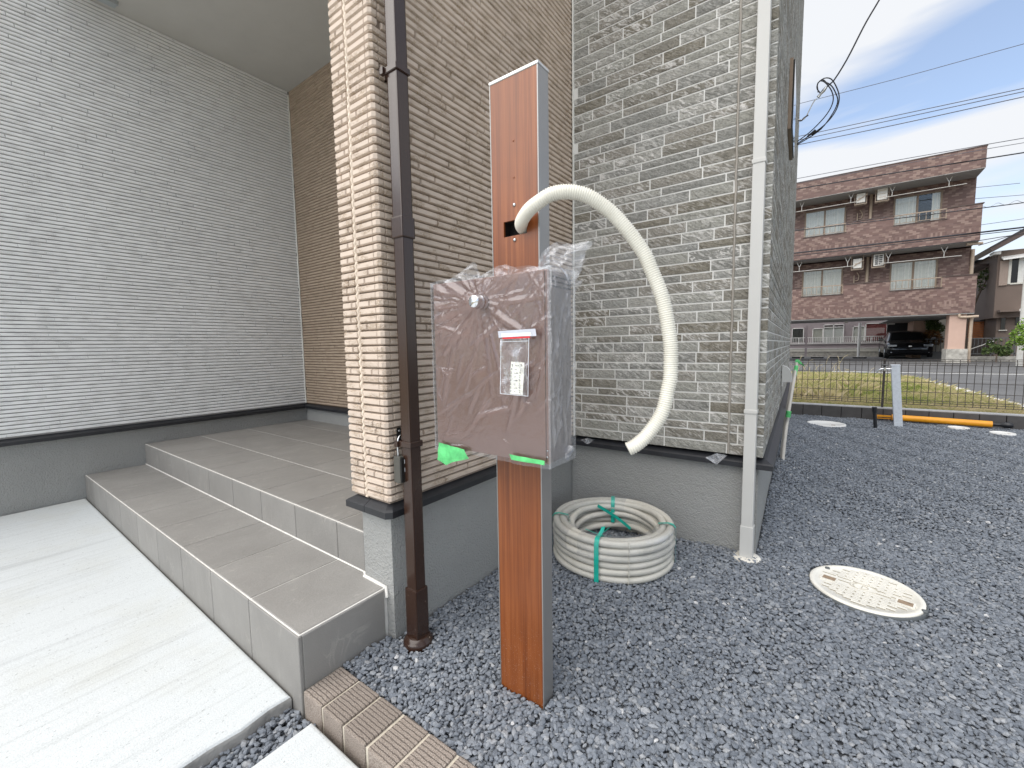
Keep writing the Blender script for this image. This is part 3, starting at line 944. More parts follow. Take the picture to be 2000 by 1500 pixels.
# stone blocks with uneven hewn faces
def stone_verts(L, h, d, seed, nx=None):
    r = random.Random(seed)
    nx = max(2, int(L / 0.035))
    nz_ = 3
    vs, fs = [], []
    for k in range(nz_ + 1):
        for i in range(nx + 1):
            edge = (i in (0, nx)) or (k in (0, nz_))
            x = L * i / nx; zz = h * k / nz_
            if edge:
                x += (0.0015 if i == 0 else -0.0015 if i == nx else 0)
                zz += (0.001 if k == 0 else -0.001 if k == nz_ else 0)
                y = d * 0.72
            else:
                y = d * (1.0 + r.uniform(-0.22, 0.30))
                x += r.uniform(-0.006, 0.006); zz += r.uniform(-0.002, 0.002)
            vs.append((x, y, zz))
    W_ = nx + 1
    for k in range(nz_):
        for i in range(nx):
            fs.append((k * W_ + i, k * W_ + i + 1, (k + 1) * W_ + i + 1, (k + 1) * W_ + i))
    b = len(vs)
    vs += [(0, -0.002, 0), (L, -0.002, 0), (L, -0.002, h), (0, -0.002, h)]
    bot = list(range(0, W_)); top = list(range(nz_ * W_, (nz_ + 1) * W_))
    fs.append((b, b + 1) + tuple(bot[::-1])); fs.append((b + 3, b + 2) + tuple(top[::-1]))
    lf = [k * W_ for k in range(nz_ + 1)]; rt = [k * W_ + nx for k in range(nz_ + 1)]
    fs.append((b, b + 3) + tuple(lf[::-1])); fs.append((b + 1, b + 2) + tuple(rt[::-1]))
    return vs, fs
_stone = {}
def stone_mesh(L, h):
    L = round(L / 0.002) * 0.002
    v = random.randrange(2)
    k = (round(L, 3), round(h, 3), v)
    if k not in _stone:
        vs, fs = stone_verts(L, h, 0.0038, hash(k) % 9999 if False else int(L * 1000) * 7 + v * 131 + int(h * 1e4))
        _stone[k] = MB().add(vs, fs).mesh('stone_block', M['stone'])
    return _stone[k]
Lf = (c0.x - 0.012) - 0.063
FS = frame_mat((c0.x - 0.0125, 1.4475, 0), (0, -1, 0))   # runs from the outer corner to the inner corner
srr = random.Random(21)
nst = 0
far_mb = MB()
for (z0, h) in srows:
    x = 0.060 + 0.0
    # corner stub block
    low_ = z0 < 3.12
    if low_: place('stone_block', stone_mesh(0.05 if srr.random() < .7 else 0.06, h), sw, FS @ Matrix.Translation((-0.001, 0, z0)))
    x = 0.056 + srr.choice([0.0, 0.01])
    x0 = -srr.uniform(0.0, 0.17)
    first = True
    while x < Lf - 0.01:
        L = srr.choice([0.13, 0.15, 0.17, 0.20, 0.22, 0.24, 0.26])
        if first:
            L = srr.choice([0.04, 0.07, 0.11, 0.15, 0.2]); first = False
        L = min(L, Lf - x)
        if L > 0.02 and low_:
            place('stone_block', stone_mesh(L - 0.0048, h), sw, FS @ Matrix.Translation((x, 0, z0)))
            nst += 1
        elif L > 0.02:
            vs, fs = stone_verts(L - 0.0048, h, 0.0038, int(x * 1000) + int(z0 * 100))
            far_mb.add([FS @ Vector((v[0] + x, v[1], v[2] + z0)) for v in vs], fs)
        x += L
print('stone blocks', nst)
# side wall of stone: near part as single blocks, the rest joined
FD = frame_mat((*SW(4.58, -0.008, 0).xy, 0), SN)
srr = random.Random(5)
nside = 0
for (z0, h) in srows:
    x = 4.58 - 0.024
    while x > 0:
        L = srr.choice([0.13, 0.15, 0.17, 0.20, 0.22, 0.24, 0.26])
        if x > 4.58 - 0.03:
            L = srr.choice([0.05, 0.09, 0.14, 0.19])
        L = min(L, x)
        if L > 0.02:
            if (4.58 - x) < 0.55 and z0 < 2.4 and nside < 200:
                place('side_stone_block', stone_mesh(L - 0.0048, h), sw, FD @ Matrix.Translation((x - L, 0, z0)))
                nside += 1
            else:
                vs, fs = stone_verts(L - 0.0048, h, 0.0038, int(x * 1000) + int(z0 * 100))
                far_mb.add([FD @ Vector((v[0] + x - L, v[1], v[2] + z0)) for v in vs], fs)
        x -= L
so = far_mb.build('stone_cladding', M['stone'], sw)
so['kind'] = 'stuff'
# joint sealant near the downpipe and in the inner corner
MB().tube([(0.792 - 0.001 * math.sin(z * 60), 1.4425, z) for z in np.arange(0.46, 3.15, 0.02)], 0.0045, 6).build('sealant_joint', simple('sealant_grey', (0.36, 0.33, 0.29), 0.6), house)
MB().tube([(0.0615, 1.4425 + 0.001 * math.sin(z * 70), z) for z in np.arange(0.455, 3.15, 0.02)], 0.0045, 6).build('sealant_joint', M['white_sealant'], house)
MB().tube([(XW + 0.011, 1.438 + 0.001 * math.sin(z * 70), z) for z in np.arange(0.455, 3.075, 0.02)], 0.0065, 6).build('sealant_joint', M['white_sealant'], house)
# ceiling of the porch, recessed vent strip
MB().box(XW - 0.01, 0.06, 3.085, -0.10, 1.60, 3.2).build('porch_ceiling', M['ceiling'], house)
MB().box(XW - 0.16, 0.045, 3.20, 0.043, 1.58, 5.4).build('upper_wall', M['tan_siding'], house)
MB().box(XW - 0.16, 0.030, 3.075, -0.145, 0.058, 3.21).build('eave_board', M['ceiling'], house)
vt = MB().box(-2.575, 0.065, 3.076, -2.515, 0.345, 3.084)
vt.box(-2.515, 0.065, 3.062, -2.500, 0.345, 3.084)
vt.build('ceiling_vent', M['ceiling_vent'], house)
# window and vent hood on the side wall
wn_ = MB().box(-0.265, -0.004, 0, 0.265, 0.013, 0.39, frame_mat((*SW(1.385, 0.0, 0).xy, 2.17), SN)).build('side_window', M['window_frame'], house)
MB().box(-0.255, 0.013, 0.008, 0.255, 0.022, 0.382, frame_mat((*SW(1.385, 0.0, 0).xy, 2.17), SN)).build('pane', M['car_glass'], wn_)
hd = MB()
hm = frame_mat((*SW(1.78, 0.0, 0).xy, 0.605), SN)
hd.box(-0.075, 0, 0, 0.075, 0.010, 0.150, hm)
arc = [(0.010, 0.145)] + [(0.010 + 0.055 * math.sin(a), 0.030 + 0.115 * math.cos(a)) for a in np.linspace(0, PI / 2, 9)] + [(0.010, 0.03)]
k = len(arc)
vs = [hm @ Vector((sx, y, z)) for sx in (-0.065, 0.065) for y, z in arc]
fs = [tuple(range(k)), tuple(range(k, 2 * k))[::-1]] + [(i, (i + 1) % k, k + (i + 1) % k, k + i) for i in range(k)]
hd.add(vs, fs)
hd.build('vent_hood', M['hood_grey'], house)

# ------------------------------------------------------------------ entrance steps
st = thing('entrance_steps', 'two grey tiled entrance steps leading up to the porch', 'steps', (-1.3, 0.15, 0))
Z1, Z2 = 0.161, 0.161 + 0.141
core = MB()
core.box(XW, 0.0045, -0.2, -0.0045, 0.305, Z1 - 0.0022)
core.box(XW, 0.3075, -0.2, -0.136, 1.447, Z2 - 0.0020)
core.build('grout_bed', M['grout'], st)
def tile(name, x0, y0, z0, x1, y1, z1):
    m_ = bevel_box(x0, y0, z0, x1, y1, z1, 0.0018, 1)
    return m_.build(name, M['tile'], st)
J = 0.0020
xs_ = [0.0 - 0.3 * i for i in range(9)] + [XW]
for i in range(9):
    x1_, x0_ = xs_[i] - J, xs_[i + 1] + J
    # step one: tread and riser
    tile('tread_tile', x0_, 0.0085, Z1 - 0.010, x1_ - (0.007 if i == 0 else 0), 0.300 if i == 0 else 0.3025, Z1)
    tile('riser_tile', x0_, 0.0, -0.15, x1_ + (J if i == 0 else 0), 0.010, Z1 - 0.0032)
    xa, xb = x0_, min(x1_, -0.1375)
    tile('riser_tile', xa, 0.3035, Z1 + 0.003, xb, 0.3135, Z2 - 0.0032)
    tile('tread_tile', xa, 0.312, Z2 - 0.010, xb, 0.6255, Z2)
tile('end_tile', -0.010, 0.012, -0.15, 0.0, 0.277, Z1 - 0.0045)
yy = [0.628, 0.945, 1.26, 1.444]
for r_ in range(3):
    xoff = [0.0, -0.3 * 0.86, 0.0][r_]
    x = -0.14
    first = True
    while x > XW + 0.02:
        L = (0.22 if r_ == 1 else 0.36) if first else 0.6
        first = False
        tile('floor_tile', max(x - L, XW) + J, yy[r_] + J, Z2 - 0.010, x - J, yy[r_ + 1] - J, Z2)
        x -= L
# grout beads along the pillar foot
gb = MB().tube([(-0.135, 0.300, Z1 + 0.001), (-0.122, 0.297, Z1 + 0.002), (-0.118, 0.287, Z1 + 0.001), (-0.06, 0.285, Z1 + 0.002), (0.0, 0.285, Z1 + 0.001), (0.004, 0.284, Z1 - 0.03)], 0.006, 6)
gb.tube([(XW + 0.002, 0.302, Z1 + 0.001)] + [(x, 0.3025, Z1 + 0.001) for x in np.linspace(-2.4, -0.14, 12)], 0.0035, 5)
gb.build('grout_bead', M['grout'], st)

# ------------------------------------------------------------------ brick edging
be = thing('brick_edging', 'row of brown ribbed edging bricks between gravel and concrete', 'brick edging', (0.5, 0.06, 0))
MB().box(0.001, 0.006, -0.2, 3.3, 0.1155, 0.0005).build('mortar', simple('sand_mortar', (0.56, 0.51, 0.42), 0.95, var=0.15, vs=60, bump=0.5, bs=200), be)
bw = 0.0938
bme = bevel_box(0, 0, -0.13, bw - 0.0085, 0.113, 0.006, 0.006, 2).mesh('edging_brick', M['paver'])
for i in range(35):
    place('edging_brick', bme, be, Matrix.Translation((0.006 + i * bw, 0.003 + random.uniform(-.001, .001), random.uniform(-0.0012, 0.0012))))

# ------------------------------------------------------------------ gravel
def ico():
    t = (1 + 5 ** 0.5) / 2
    v = np.array([(-1, t, 0), (1, t, 0), (-1, -t, 0), (1, -t, 0), (0, -1, t), (0, 1, t), (0, -1, -t), (0, 1, -t), (t, 0, -1), (t, 0, 1), (-t, 0, -1), (-t, 0, 1)])
    v /= np.linalg.norm(v[0])
    f = np.array([(0, 11, 5), (0, 5, 1), (0, 1, 7), (0, 7, 10), (0, 10, 11), (1, 5, 9), (5, 11, 4), (11, 10, 2), (10, 7, 6), (7, 1, 8), (3, 9, 4), (3, 4, 2), (3, 2, 6), (3, 6, 8), (3, 8, 9), (4, 9, 5), (2, 4, 11), (6, 2, 10), (8, 6, 7), (9, 8, 1)])
    return v, f
IV, IF = ico()
MH = [(1.257, 1.458, 0.171)]                       # near manhole lid (x, y, r)
MH_FAR = [(1.147, 5.372, 0.178), (2.262, 5.775, 0.082), (2.535, 5.61, 0.088)]
def grid_pts(x0, x1, y0, y1, sp):
    nx_, ny_ = int((x1 - x0) / sp), int((y1 - y0) / sp)
    gx_, gy_ = np.meshgrid(np.arange(nx_), np.arange(ny_), indexing='ij')
    p = np.stack([x0 + (gx_ + rng.uniform(0, 1, gx_.shape)) * sp, y0 + (gy_ + rng.uniform(0, 1, gx_.shape)) * sp], -1).reshape(-1, 2)
    return p
def wall_x(y):
    return np.where(y < 0.285, 0.003, np.where(y < 1.462, 0.036, SP.x + SU.x / SU.y * (y - SP.y) - 0.02))
def in_view(p):
    """drop stones the photograph could not plausibly see, even from a step aside"""
    lim = 1.49 + (p[:, 1] - 0.8) * 0.247 + 0.75
    return p[:, 0] < np.maximum(lim, 2.0)
def scatter(p, smin, smax, zoff, zfun):
    n = len(p)
    s = smin + (smax - smin) * rng.uniform(0, 1, n) ** 1.6
    base = IV[None] * (1 + rng.uniform(-0.30, 0.24, (n, 12, 1)))
    asp = np.stack([rng.uniform(0.95, 1.45, n), rng.uniform(0.72, 1.05, n), rng.uniform(0.45, 0.85, n)], -1)
    base = base * asp[:, None, :] * s[:, None, None] * 0.5
    yaw = rng.uniform(0, 2 * PI, n); tl = rng.normal(0, 0.45, n)
    c, sn = np.cos(tl), np.sin(tl)
    x, y, zz = base[..., 0], base[..., 1], base[..., 2]
    y, zz = y * c[:, None] - zz * sn[:, None], y * sn[:, None] + zz * c[:, None]
    c, sn = np.cos(yaw), np.sin(yaw)
    x, y = x * c[:, None] - y * sn[:, None], x * sn[:, None] + y * c[:, None]
    zc = zfun(p[:, 0], p[:, 1]) + zoff + rng.uniform(-0.004, 0.004, n)
    v = np.stack([x + p[:, 0][:, None], y + p[:, 1][:, None], zz + zc[:, None]], -1)
    f = IF[None] + (np.arange(n) * 12)[:, None, None]
    return v.reshape(-1, 3), f.reshape(-1, 3)
def clear_of(p, pad=0.0):
    m_ = p[:, 0] > wall_x(p[:, 1]) + 0.004
    for (x, y, r) in MH + MH_FAR:
        m_ &= np.hypot(p[:, 0] - x, p[:, 1] - y) > r + 0.004
    m_ &= ~((p[:, 0] > 0.408) & (p[:, 0] < 0.562) & (p[:, 1] > 0.340) & (p[:, 1] < 0.396))     # post
    m_ &= np.hypot(p[:, 0] - 0.108, p[:, 1] - 0.318) > 0.042                                      # brown pipe foot
    m_ &= ~((p[:, 1] < 0.122))
    m_ &= ~((p[:, 1] > 6.012))
    return m_
V, F, off = [], [], 0
def addst(vf):
    global off
    V.append(vf[0]); F.append(vf[1] + off); off += len(vf[0])
for lay_, (zo, sp) in enumerate(((-0.009, 0.0115), (-0.002, 0.0100))):
    p = grid_pts(-0.0, 2.35, 0.122, 2.3, sp)
    p = p[clear_of(p) & in_view(p)]
    addst(scatter(p, 0.0090, 0.0200, zo, gz))
p = grid_pts(0.6, 3.9, 2.3, 6.02, 0.0118)
p = p[clear_of(p) & in_view(p)]
addst(scatter(p, 0.010, 0.0195, -0.003, gz))
for zo in (-0.075, -0.062):
    p = grid_pts(-0.055, 0.078, -0.75, 0.0, 0.0115)
    addst(scatter(p, 0.010, 0.020, zo, lambda x, y: 0 * x))
p = np.stack([rng.uniform(0.825, 0.915, 26), rng.uniform(1.40, 1.455, 26)], -1)
V, F = np.concatenate(V), np.concatenate(F)
print('gravel tris', len(F))
tag(link(bpy.data.objects.new('gravel', np_mesh('gravel', V, F, M['gravel']))), kind='stuff')

# ------------------------------------------------------------------ downpipes
dp = thing('downpipe', 'glossy dark brown square downpipe on the tan corner with a round flange foot', 'downpipe', (0.105, 0.32, 0))
bp = bevel_box(0.084, 0.300, 0.10, 0.125, 0.340, 1.262, 0.004, 2)
bp.build('pipe', M['brown_pipe'], dp)
bevel_box(0.0835, 0.2995, 1.262, 0.1255, 0.3405, 3.2, 0.004, 2).build('pipe', M['brown_pipe'], dp)
for z in (0.015,):
    bevel_box(0.0795, 0.2955, z, 0.1295, 0.3445, z + 0.168, 0.004, 2).build('foot_socket', M['brown_pipe'], dp)
bevel_box(0.0800, 0.296, 1.240, 0.129, 0.344, 1.300, 0.004, 2).build('pipe_joint', M['brown_pipe'], dp)
MB().lathe([(0.044, -0.02), (0.046, 0.0), (0.046, 0.012), (0.043, 0.016), (0.040, 0.019), (0.037, 0.026), (0.030, 0.028)], (0.1045, 0.320, 0), 36).build('foot_flange', M['brown_pipe'], dp)
for z in (1.690, 0.628):
    cl = bevel_box(0.0785, 0.2945, z, 0.1305, 0.3455, z + 0.018, 0.002, 1)
    cl.box(0.050, 0.316, z + 0.002, 0.079, 0.326, z + 0.016)
    cl.box(0.066, 0.288, z + 0.000, 0.080, 0.3, z + 0.018)
    cl.build('clamp', M['brown_pipe'], dp)

gp_ = thing('downpipe', 'pale grey square downpipe at the corner of the stone wall on a round white foot', 'downpipe', (0.875, 1.415, 0.03))
bevel_box(0.8545, 1.396, 0.03, 0.8965, 1.438, 0.655, 0.003, 2).build('pipe', M['grey_pipe'], gp_)
bevel_box(0.8545, 1.396, 0.655, 0.8965, 1.438, 1.615, 0.003, 2).build('pipe', M['grey_pipe'], gp_)
bevel_box(0.8545, 1.396, 1.615, 0.8965, 1.438, 3.25, 0.003, 2).build('pipe', M['grey_pipe'], gp_)
bevel_box(0.8515, 1.393, 0.03, 0.8995, 1.441, 0.176, 0.003, 2).build('foot_socket', M['grey_pipe'], gp_)
for z in (1.605, 0.642):
    m_ = bevel_box(0.8515, 1.393, z, 0.8995, 1.441, z + 0.016, 0.003, 2)
    m_.box(0.87, 1.44, z + 0.003, 0.882, 1.452, z + 0.013)
    m_.build('clamp', M['grey_pipe'], gp_)
MB().lathe([(0.050, 0.01), (0.053, 0.022), (0.053, 0.040), (0.049, 0.044), (0.034, 0.046)], (0.8755, 1.417, 0), 32).build('foot_flange', M['grey_base'], gp_)

# ------------------------------------------------------------------ post
post = thing('mailbox_post', 'tall slim post with an orange-brown wood-grain face and grey metal sides', 'post', (0.485, 0.367, 0))
xs4 = [0.4175, 0.4515, 0.5205, 0.5525]; zs4 = [-0.12, 1.194, 1.231, 1.562]
pb = MB()
vid = {}
vs = []
for yi, y in enumerate((0.3445, 0.3505)):
    for ix in range(4):
        for iz in range(4):
            vid[(yi, ix, iz)] = len(vs)
            vs.append((xs4[ix], y, zs4[iz]))
fs = []
for ix in range(3):
    for iz in range(3):
        if (ix, iz) == (1, 1):
            continue
        for yi in (0, 1):
            fs.append((vid[yi, ix, iz], vid[yi, ix + 1, iz], vid[yi, ix + 1, iz + 1], vid[yi, ix, iz + 1]))
for (a, b) in [((1, 1), (2, 1)), ((2, 1), (2, 2)), ((2, 2), (1, 2)), ((1, 2), (1, 1))]:
    fs.append((vid[0, a[0], a[1]], vid[0, b[0], b[1]], vid[1, b[0], b[1]], vid[1, a[0], a[1]]))
for iz in range(3):
    for ix in (0, 3):
        fs.append((vid[0, ix, iz], vid[0, ix, iz + 1], vid[1, ix, iz + 1], vid[1, ix, iz]))
pb.add(vs, fs).build('wood_panel', M['wood'], post)
fr = MB()
fr.box(0.4145, 0.3440, -0.12, 0.4170, 0.3895, 1.562)
fr.box(0.5530, 0.3440, -0.12, 0.5560, 0.3895, 1.562)
fr.box(0.4175, 0.3840, -0.12, 0.5525, 0.3890, 1.562)
fr.build('metal_frame', M['aluminium_dark'], post)
MB().box(0.4475, 0.3515, 1.188, 0.5245, 0.3835, 1.192).box(0.4475, 0.3515, 1.233, 0.5245, 0.3835, 1.237).box(0.4455, 0.378, 1.18, 0.5265, 0.383, 1.245).box(0.4445, 0.3515, 1.18, 0.447, 0.3835, 1.245).box(0.525, 0.3515, 1.18, 0.5275, 0.3835, 1.245).build('cable_hole', M['hole'], post)
bevel_box(0.4130, 0.3425, 1.5625, 0.5575, 0.3910, 1.5705, 0.0015, 1).build('cap', M['aluminium'], post)
for z in (1.266, 1.183):
    MB().lathe([(0.0046, 0.0), (0.0044, 0.0015), (0.003, 0.003), (0.001, 0.0036)], (0.485, 0.3445, z), 14, 'Y').build('screw', M['steel'], post)
for z in (1.415, 1.330):
    MB().lathe([(0.0026, 0.0), (0.0022, 0.0008)], (0.485, 0.3445, z), 12, 'Y').build('screw_plug', M['wood'], post)

# ------------------------------------------------------------------ delivery box
db = thing('delivery_box', 'brown metal parcel box with a chrome knob, wrapped in clear film on the post', 'parcel box', (0.473, 0.34, 0.67))
bevel_box(0.309, 0.2475, 0.673, 0.6395, 0.3435, 1.080, 0.003, 2).build('body', M['box_side'], db)
bevel_box(0.3065, 0.2385, 0.672, 0.6415, 0.2470, 1.082, 0.0025, 2).build('door', M['box_brown'], db)
mm_ = MB().box(0.6345, 0.2378, 0.676, 0.6355, 0.2388, 1.079)
mm_.build('door_seam', M['hole'], db)
lp = bevel_box(0.640, 0.2500, 1.045, 0.6425, 0.2555, 1.079, 0.001, 1)
lp.build('lid_hinge', M['box_lip'], db)
sl = MB()
for k_ in range(3):
    sl.box(0.6396, 0.258, 1.048 + k_ * 0.010, 0.6412, 0.341, 1.051 + k_ * 0.010)
sl.build('lid_seam', M['hole'], db)
for z in (0.702, 0.688):
    MB().lathe([(0.0026, 0.0), (0.0018, 0.0012)], (0.638, 0.2382, z), 10, 'Y').build('rivet', M['steel'], db)
kb = MB().lathe([(0.0175, 0.0), (0.0175, 0.004), (0.0162, 0.006), (0.0162, 0.010), (0.0155, 0.011), (0.0162, 0.012), (0.0162, 0.016), (0.0135, 0.019), (0.0140, 0.021), (0.0140, 0.034), (0.0128, 0.0355)], (0.469, 0.2385, 1.026), 40, 'Y')
kb.build('knob', M['chrome'], db)

# film round the box
def fnoise(x, y, z, s):
    return mnoise.noise(Vector((x * s, y * s, z * s)))
fl = thing('plastic_film', 'crumpled clear plastic film wrapped round the brown parcel box', 'plastic film', (0.473, 0.29, 0.66))
def wrap_pt(u, z):
    """u runs left side -> front -> right side, in metres; returns point and outward normal"""
    x0_, x1_, yf, rc = 0.3035, 0.6455, 0.2345, 0.006
    if u < 0:
        return (x0_, yf - u, z), (-1, 0, 0)
    if u <= x1_ - x0_:
        return (x0_ + u, yf, z), (0, -1, 0)
    return (x1_, yf + (u - (x1_ - x0_)), z), (1, 0, 0)
us = np.linspace(-0.07, 0.342 + 0.112, 250)
zs_ = np.linspace(0.664, 1.088, 190)
UU, ZZ = np.meshgrid(us, zs_)
KU, KZ = 0.166, 1.026
D = np.zeros_like(UU)
rr = random.Random(12)
def crease(u0, z0, u1, z1, w, amp):
    """one straight fold: a sharp little ridge that tapers at both ends"""
    global D
    du, dz = u1 - u0, z1 - z0
    L2 = du * du + dz * dz
    t = np.clip(((UU - u0) * du + (ZZ - z0) * dz) / L2, 0, 1)
    dist = np.hypot(UU - u0 - t * du, ZZ - z0 - t * dz)
    D += amp * np.clip(1 - dist / w, 0, 1) * np.sin(np.clip(t, 0.02, 0.98) * PI) ** 0.5
for k_ in range(26):                       # folds pulled out from the knob
    a_ = 2 * PI * k_ / 26 + rr.uniform(-0.1, 0.1)
    L_ = rr.uniform(0.05, 0.22)
    crease(KU + 0.02 * math.cos(a_), KZ + 0.02 * math.sin(a_), KU + L_ * math.cos(a_), KZ + L_ * math.sin(a_), rr.uniform(0.004, 0.010), rr.uniform(0.0020, 0.0055))
for (u0, z0) in ((0.004, 1.028), (0.012, 1.068), (0.010, 0.992), (0.05, 1.078)):
    crease(u0, z0, KU - 0.015, KZ + 0.004, 0.013, 0.0065)
for k_ in range(60):                       # long slanting folds over the door
    u0, z0 = rr.uniform(0.0, 0.33), rr.uniform(0.67, 1.05)
    a_ = R(rr.gauss(55, 16)); L_ = rr.uniform(0.03, 0.16)
    crease(u0, z0, u0 + L_ * math.cos(a_), z0 + L_ * math.sin(a_), rr.uniform(0.003, 0.009), rr.uniform(0.0010, 0.0036))
for k_ in range(50):                       # short cross folds
    u0, z0 = rr.uniform(0.0, 0.34), rr.uniform(0.67, 1.08)
    a_ = rr.uniform(0, PI); L_ = rr.uniform(0.012, 0.05)
    crease(u0, z0, u0 + L_ * math.cos(a_), z0 + L_ * math.sin(a_), rr.uniform(0.002, 0.005), rr.uniform(0.0006, 0.002))
for k_ in range(46):                       # near-vertical folds on the loose right side and corner
    u0, z0 = rr.uniform(0.335, 0.45), rr.uniform(0.66, 1.05)
    a_ = R(rr.gauss(95, 16)); L_ = rr.uniform(0.04, 0.22)
    crease(u0, z0, u0 + L_ * math.cos(a_), z0 + L_ * math.sin(a_), rr.uniform(0.003, 0.008), rr.uniform(0.001, 0.0045))
for k_ in range(30):                       # crinkles along the left edge
    u0, z0 = rr.uniform(-0.06, 0.05), rr.uniform(0.67, 1.05)
    a_ = R(rr.gauss(60, 40)); L_ = rr.uniform(0.015, 0.08)
    crease(u0, z0, u0 + L_ * math.cos(a_), z0 + L_ * math.sin(a_), rr.uniform(0.002, 0.006), rr.uniform(0.001, 0.003))
vs, fs = [], []
nu = len(us)
for j, z in enumerate(zs_):
    for i, u in enumerate(us):
        (px, py, pz), (nx_, ny_, nz_) = wrap_pt(u, z)
        front = 0 < u < 0.342
        low = 0.5 + 0.5 * fnoise(px + 3, py, pz, 9)
        d_ = low * (0.0030 if front else 0.007) + D[j, i]
        if front:
            rad = math.hypot(u - KU, z - KZ)
            d_ += 0.006 * max(0, 1 - rad / 0.055)
            d_ *= min(1, min(u, 0.342 - u) / 0.012 + 0.25)
        vs.append((px + nx_ * d_, py + ny_ * d_, pz + 0.004 * fnoise(px, py, pz, 25)))
for j in range(len(zs_) - 1):
    for i in range(nu - 1):
        ub, zb = (us[i] + us[i + 1]) / 2, (zs_[j] + zs_[j + 1]) / 2
        if math.hypot(ub - KU, zb - KZ) < 0.0165:
            continue
        fs.append((j * nu + i, j * nu + i + 1, (j + 1) * nu + i + 1, (j + 1) * nu + i))
ws_ = MB().add(vs, fs, False).build('wrap_sheet', M['film'], fl, fix=False)
ws_.data.materials.append(M['film_side'])
for p_ in ws_.data.polygons:
    if p_.center.x > 0.6445 or p_.center.x < 0.3035:
        p_.material_index = 1
def crumple(name, poly, y0, amp, sc, mat, parent, layers=2, bulge=0.02):
    for ly in range(layers):
        P, _ = spline(poly + [poly[0]], 60)
        P = P[:-1]
        c = P.mean(0)
        nr = 16
        vs, fs = [], []
        n_ = len(P)
        for r_ in range(nr + 1):
            t = r_ / nr
            for i in range(n_):
                x = c[0] + (P[i][0] - c[0]) * t
                z = c[1] + (P[i][1] - c[1]) * t
                sgn = 1 if ly else -1
                b_ = bulge * (1 - t * t) * sgn
                nn = fnoise(x + ly * 3, y0, z, sc) * amp + abs(fnoise(x, y0 + 5 + ly, z, sc * 2.3)) * amp * 0.7
                vs.append((x + 0.25 * nn * t, y0 + b_ + nn * (0.35 + 0.65 * (1 - t)), z + 0.3 * nn * t))
        for r_ in range(nr):
            for i in range(n_):
                j = (i + 1) % n_
                fs.append((r_ * n_ + i, r_ * n_ + j, (r_ + 1) * n_ + j, (r_ + 1) * n_ + i))
        MB().add(vs, fs, True).build(name, mat, parent, fix=False)
crumple('film_tuft', [(0.560, 1.092), (0.568, 1.122), (0.588, 1.142), (0.612, 1.150), (0.648, 1.146), (0.676, 1.140), (0.696, 1.136), (0.683, 1.116), (0.682, 1.098), (0.666, 1.074), (0.650, 1.056), (0.640, 1.078), (0.600, 1.086)], 0.318, 0.035, 26, M['film_milky'], fl, 2, 0.022)
crumple('film_tuft', [(0.304, 1.078), (0.312, 1.094), (0.338, 1.100), (0.372, 1.112), (0.404, 1.128), (0.416, 1.114), (0.432, 1.092), (0.40, 1.084), (0.35, 1.080)], 0.275, 0.02, 28, M['film_milky'], fl, 1, 0.0)
crumple('film_tuft', [(0.432, 1.085), (0.460, 1.098), (0.505, 1.108), (0.545, 1.100), (0.590, 1.094), (0.632, 1.090), (0.60, 1.084), (0.52, 1.080)], 0.262, 0.018, 26, M['film_milky'], fl, 1, 0.0)
crumple('film_tuft', [(0.640, 1.04), (0.6465, 1.075), (0.655, 1.070), (0.668, 1.060), (0.655, 1.045), (0.648, 1.03)], 0.335, 0.02, 30, M['film_milky'], fl, 1, 0.01)
crumple('film_tuft', [(0.640, 0.69), (0.646, 0.668), (0.652, 0.672), (0.660, 0.684), (0.668, 0.698), (0.655, 0.705)], 0.30, 0.02, 30, M['film_milky'], fl, 1, 0.01)

# green tape pieces on the film
def patch(pts, y, amp, name, mat, parent=None, thick=0.0004, n=9):
    """small creased sheet from a 4-corner outline (x, z) at depth y"""
    (a, b, c, d) = [np.array(p, float) for p in pts]
    vs, fs = [], []
    for j in range(n):
        for i in range(n):
            u, v = i / (n - 1), j / (n - 1)
            p = (a * (1 - u) + b * u) * (1 - v) + (d * (1 - u) + c * u) * v
            vs.append((p[0], y - amp * (0.5 + mnoise.noise(Vector((p[0] * 45, y * 9, p[1] * 45)))), p[1]))
    for j in range(n - 1):
        for i in range(n - 1):
            fs.append((j * n + i, j * n + i + 1, (j + 1) * n + i + 1, (j + 1) * n + i))
    return MB().add(vs, fs, True).build(name, mat, parent, fix=False)
t1 = thing('masking_tape', 'crumpled green tape patch on the lower left corner of the parcel box', 'tape', (0.37, 0.23, 0.66), 'green tape on the parcel box film')
patch([(0.323, 0.685), (0.414, 0.679), (0.424, 0.657), (0.318, 0.640)], 0.226, 0.006, 'tape_strip', M['green_tape'], t1)
patch([(0.318, 0.641), (0.424, 0.6565), (0.375, 0.643), (0.349, 0.630)], 0.224, 0.005, 'tape_fold', M['green_tape'], t1)
t2 = patch([(0.546, 0.685), (0.640, 0.684), (0.640, 0.6745), (0.551, 0.6735)], 0.2255, 0.003, 'masking_tape', M['green_tape'])
tag(t2, 'thin green tape strip along the lower right edge of the parcel box', 'tape', 'green tape on the parcel box film')

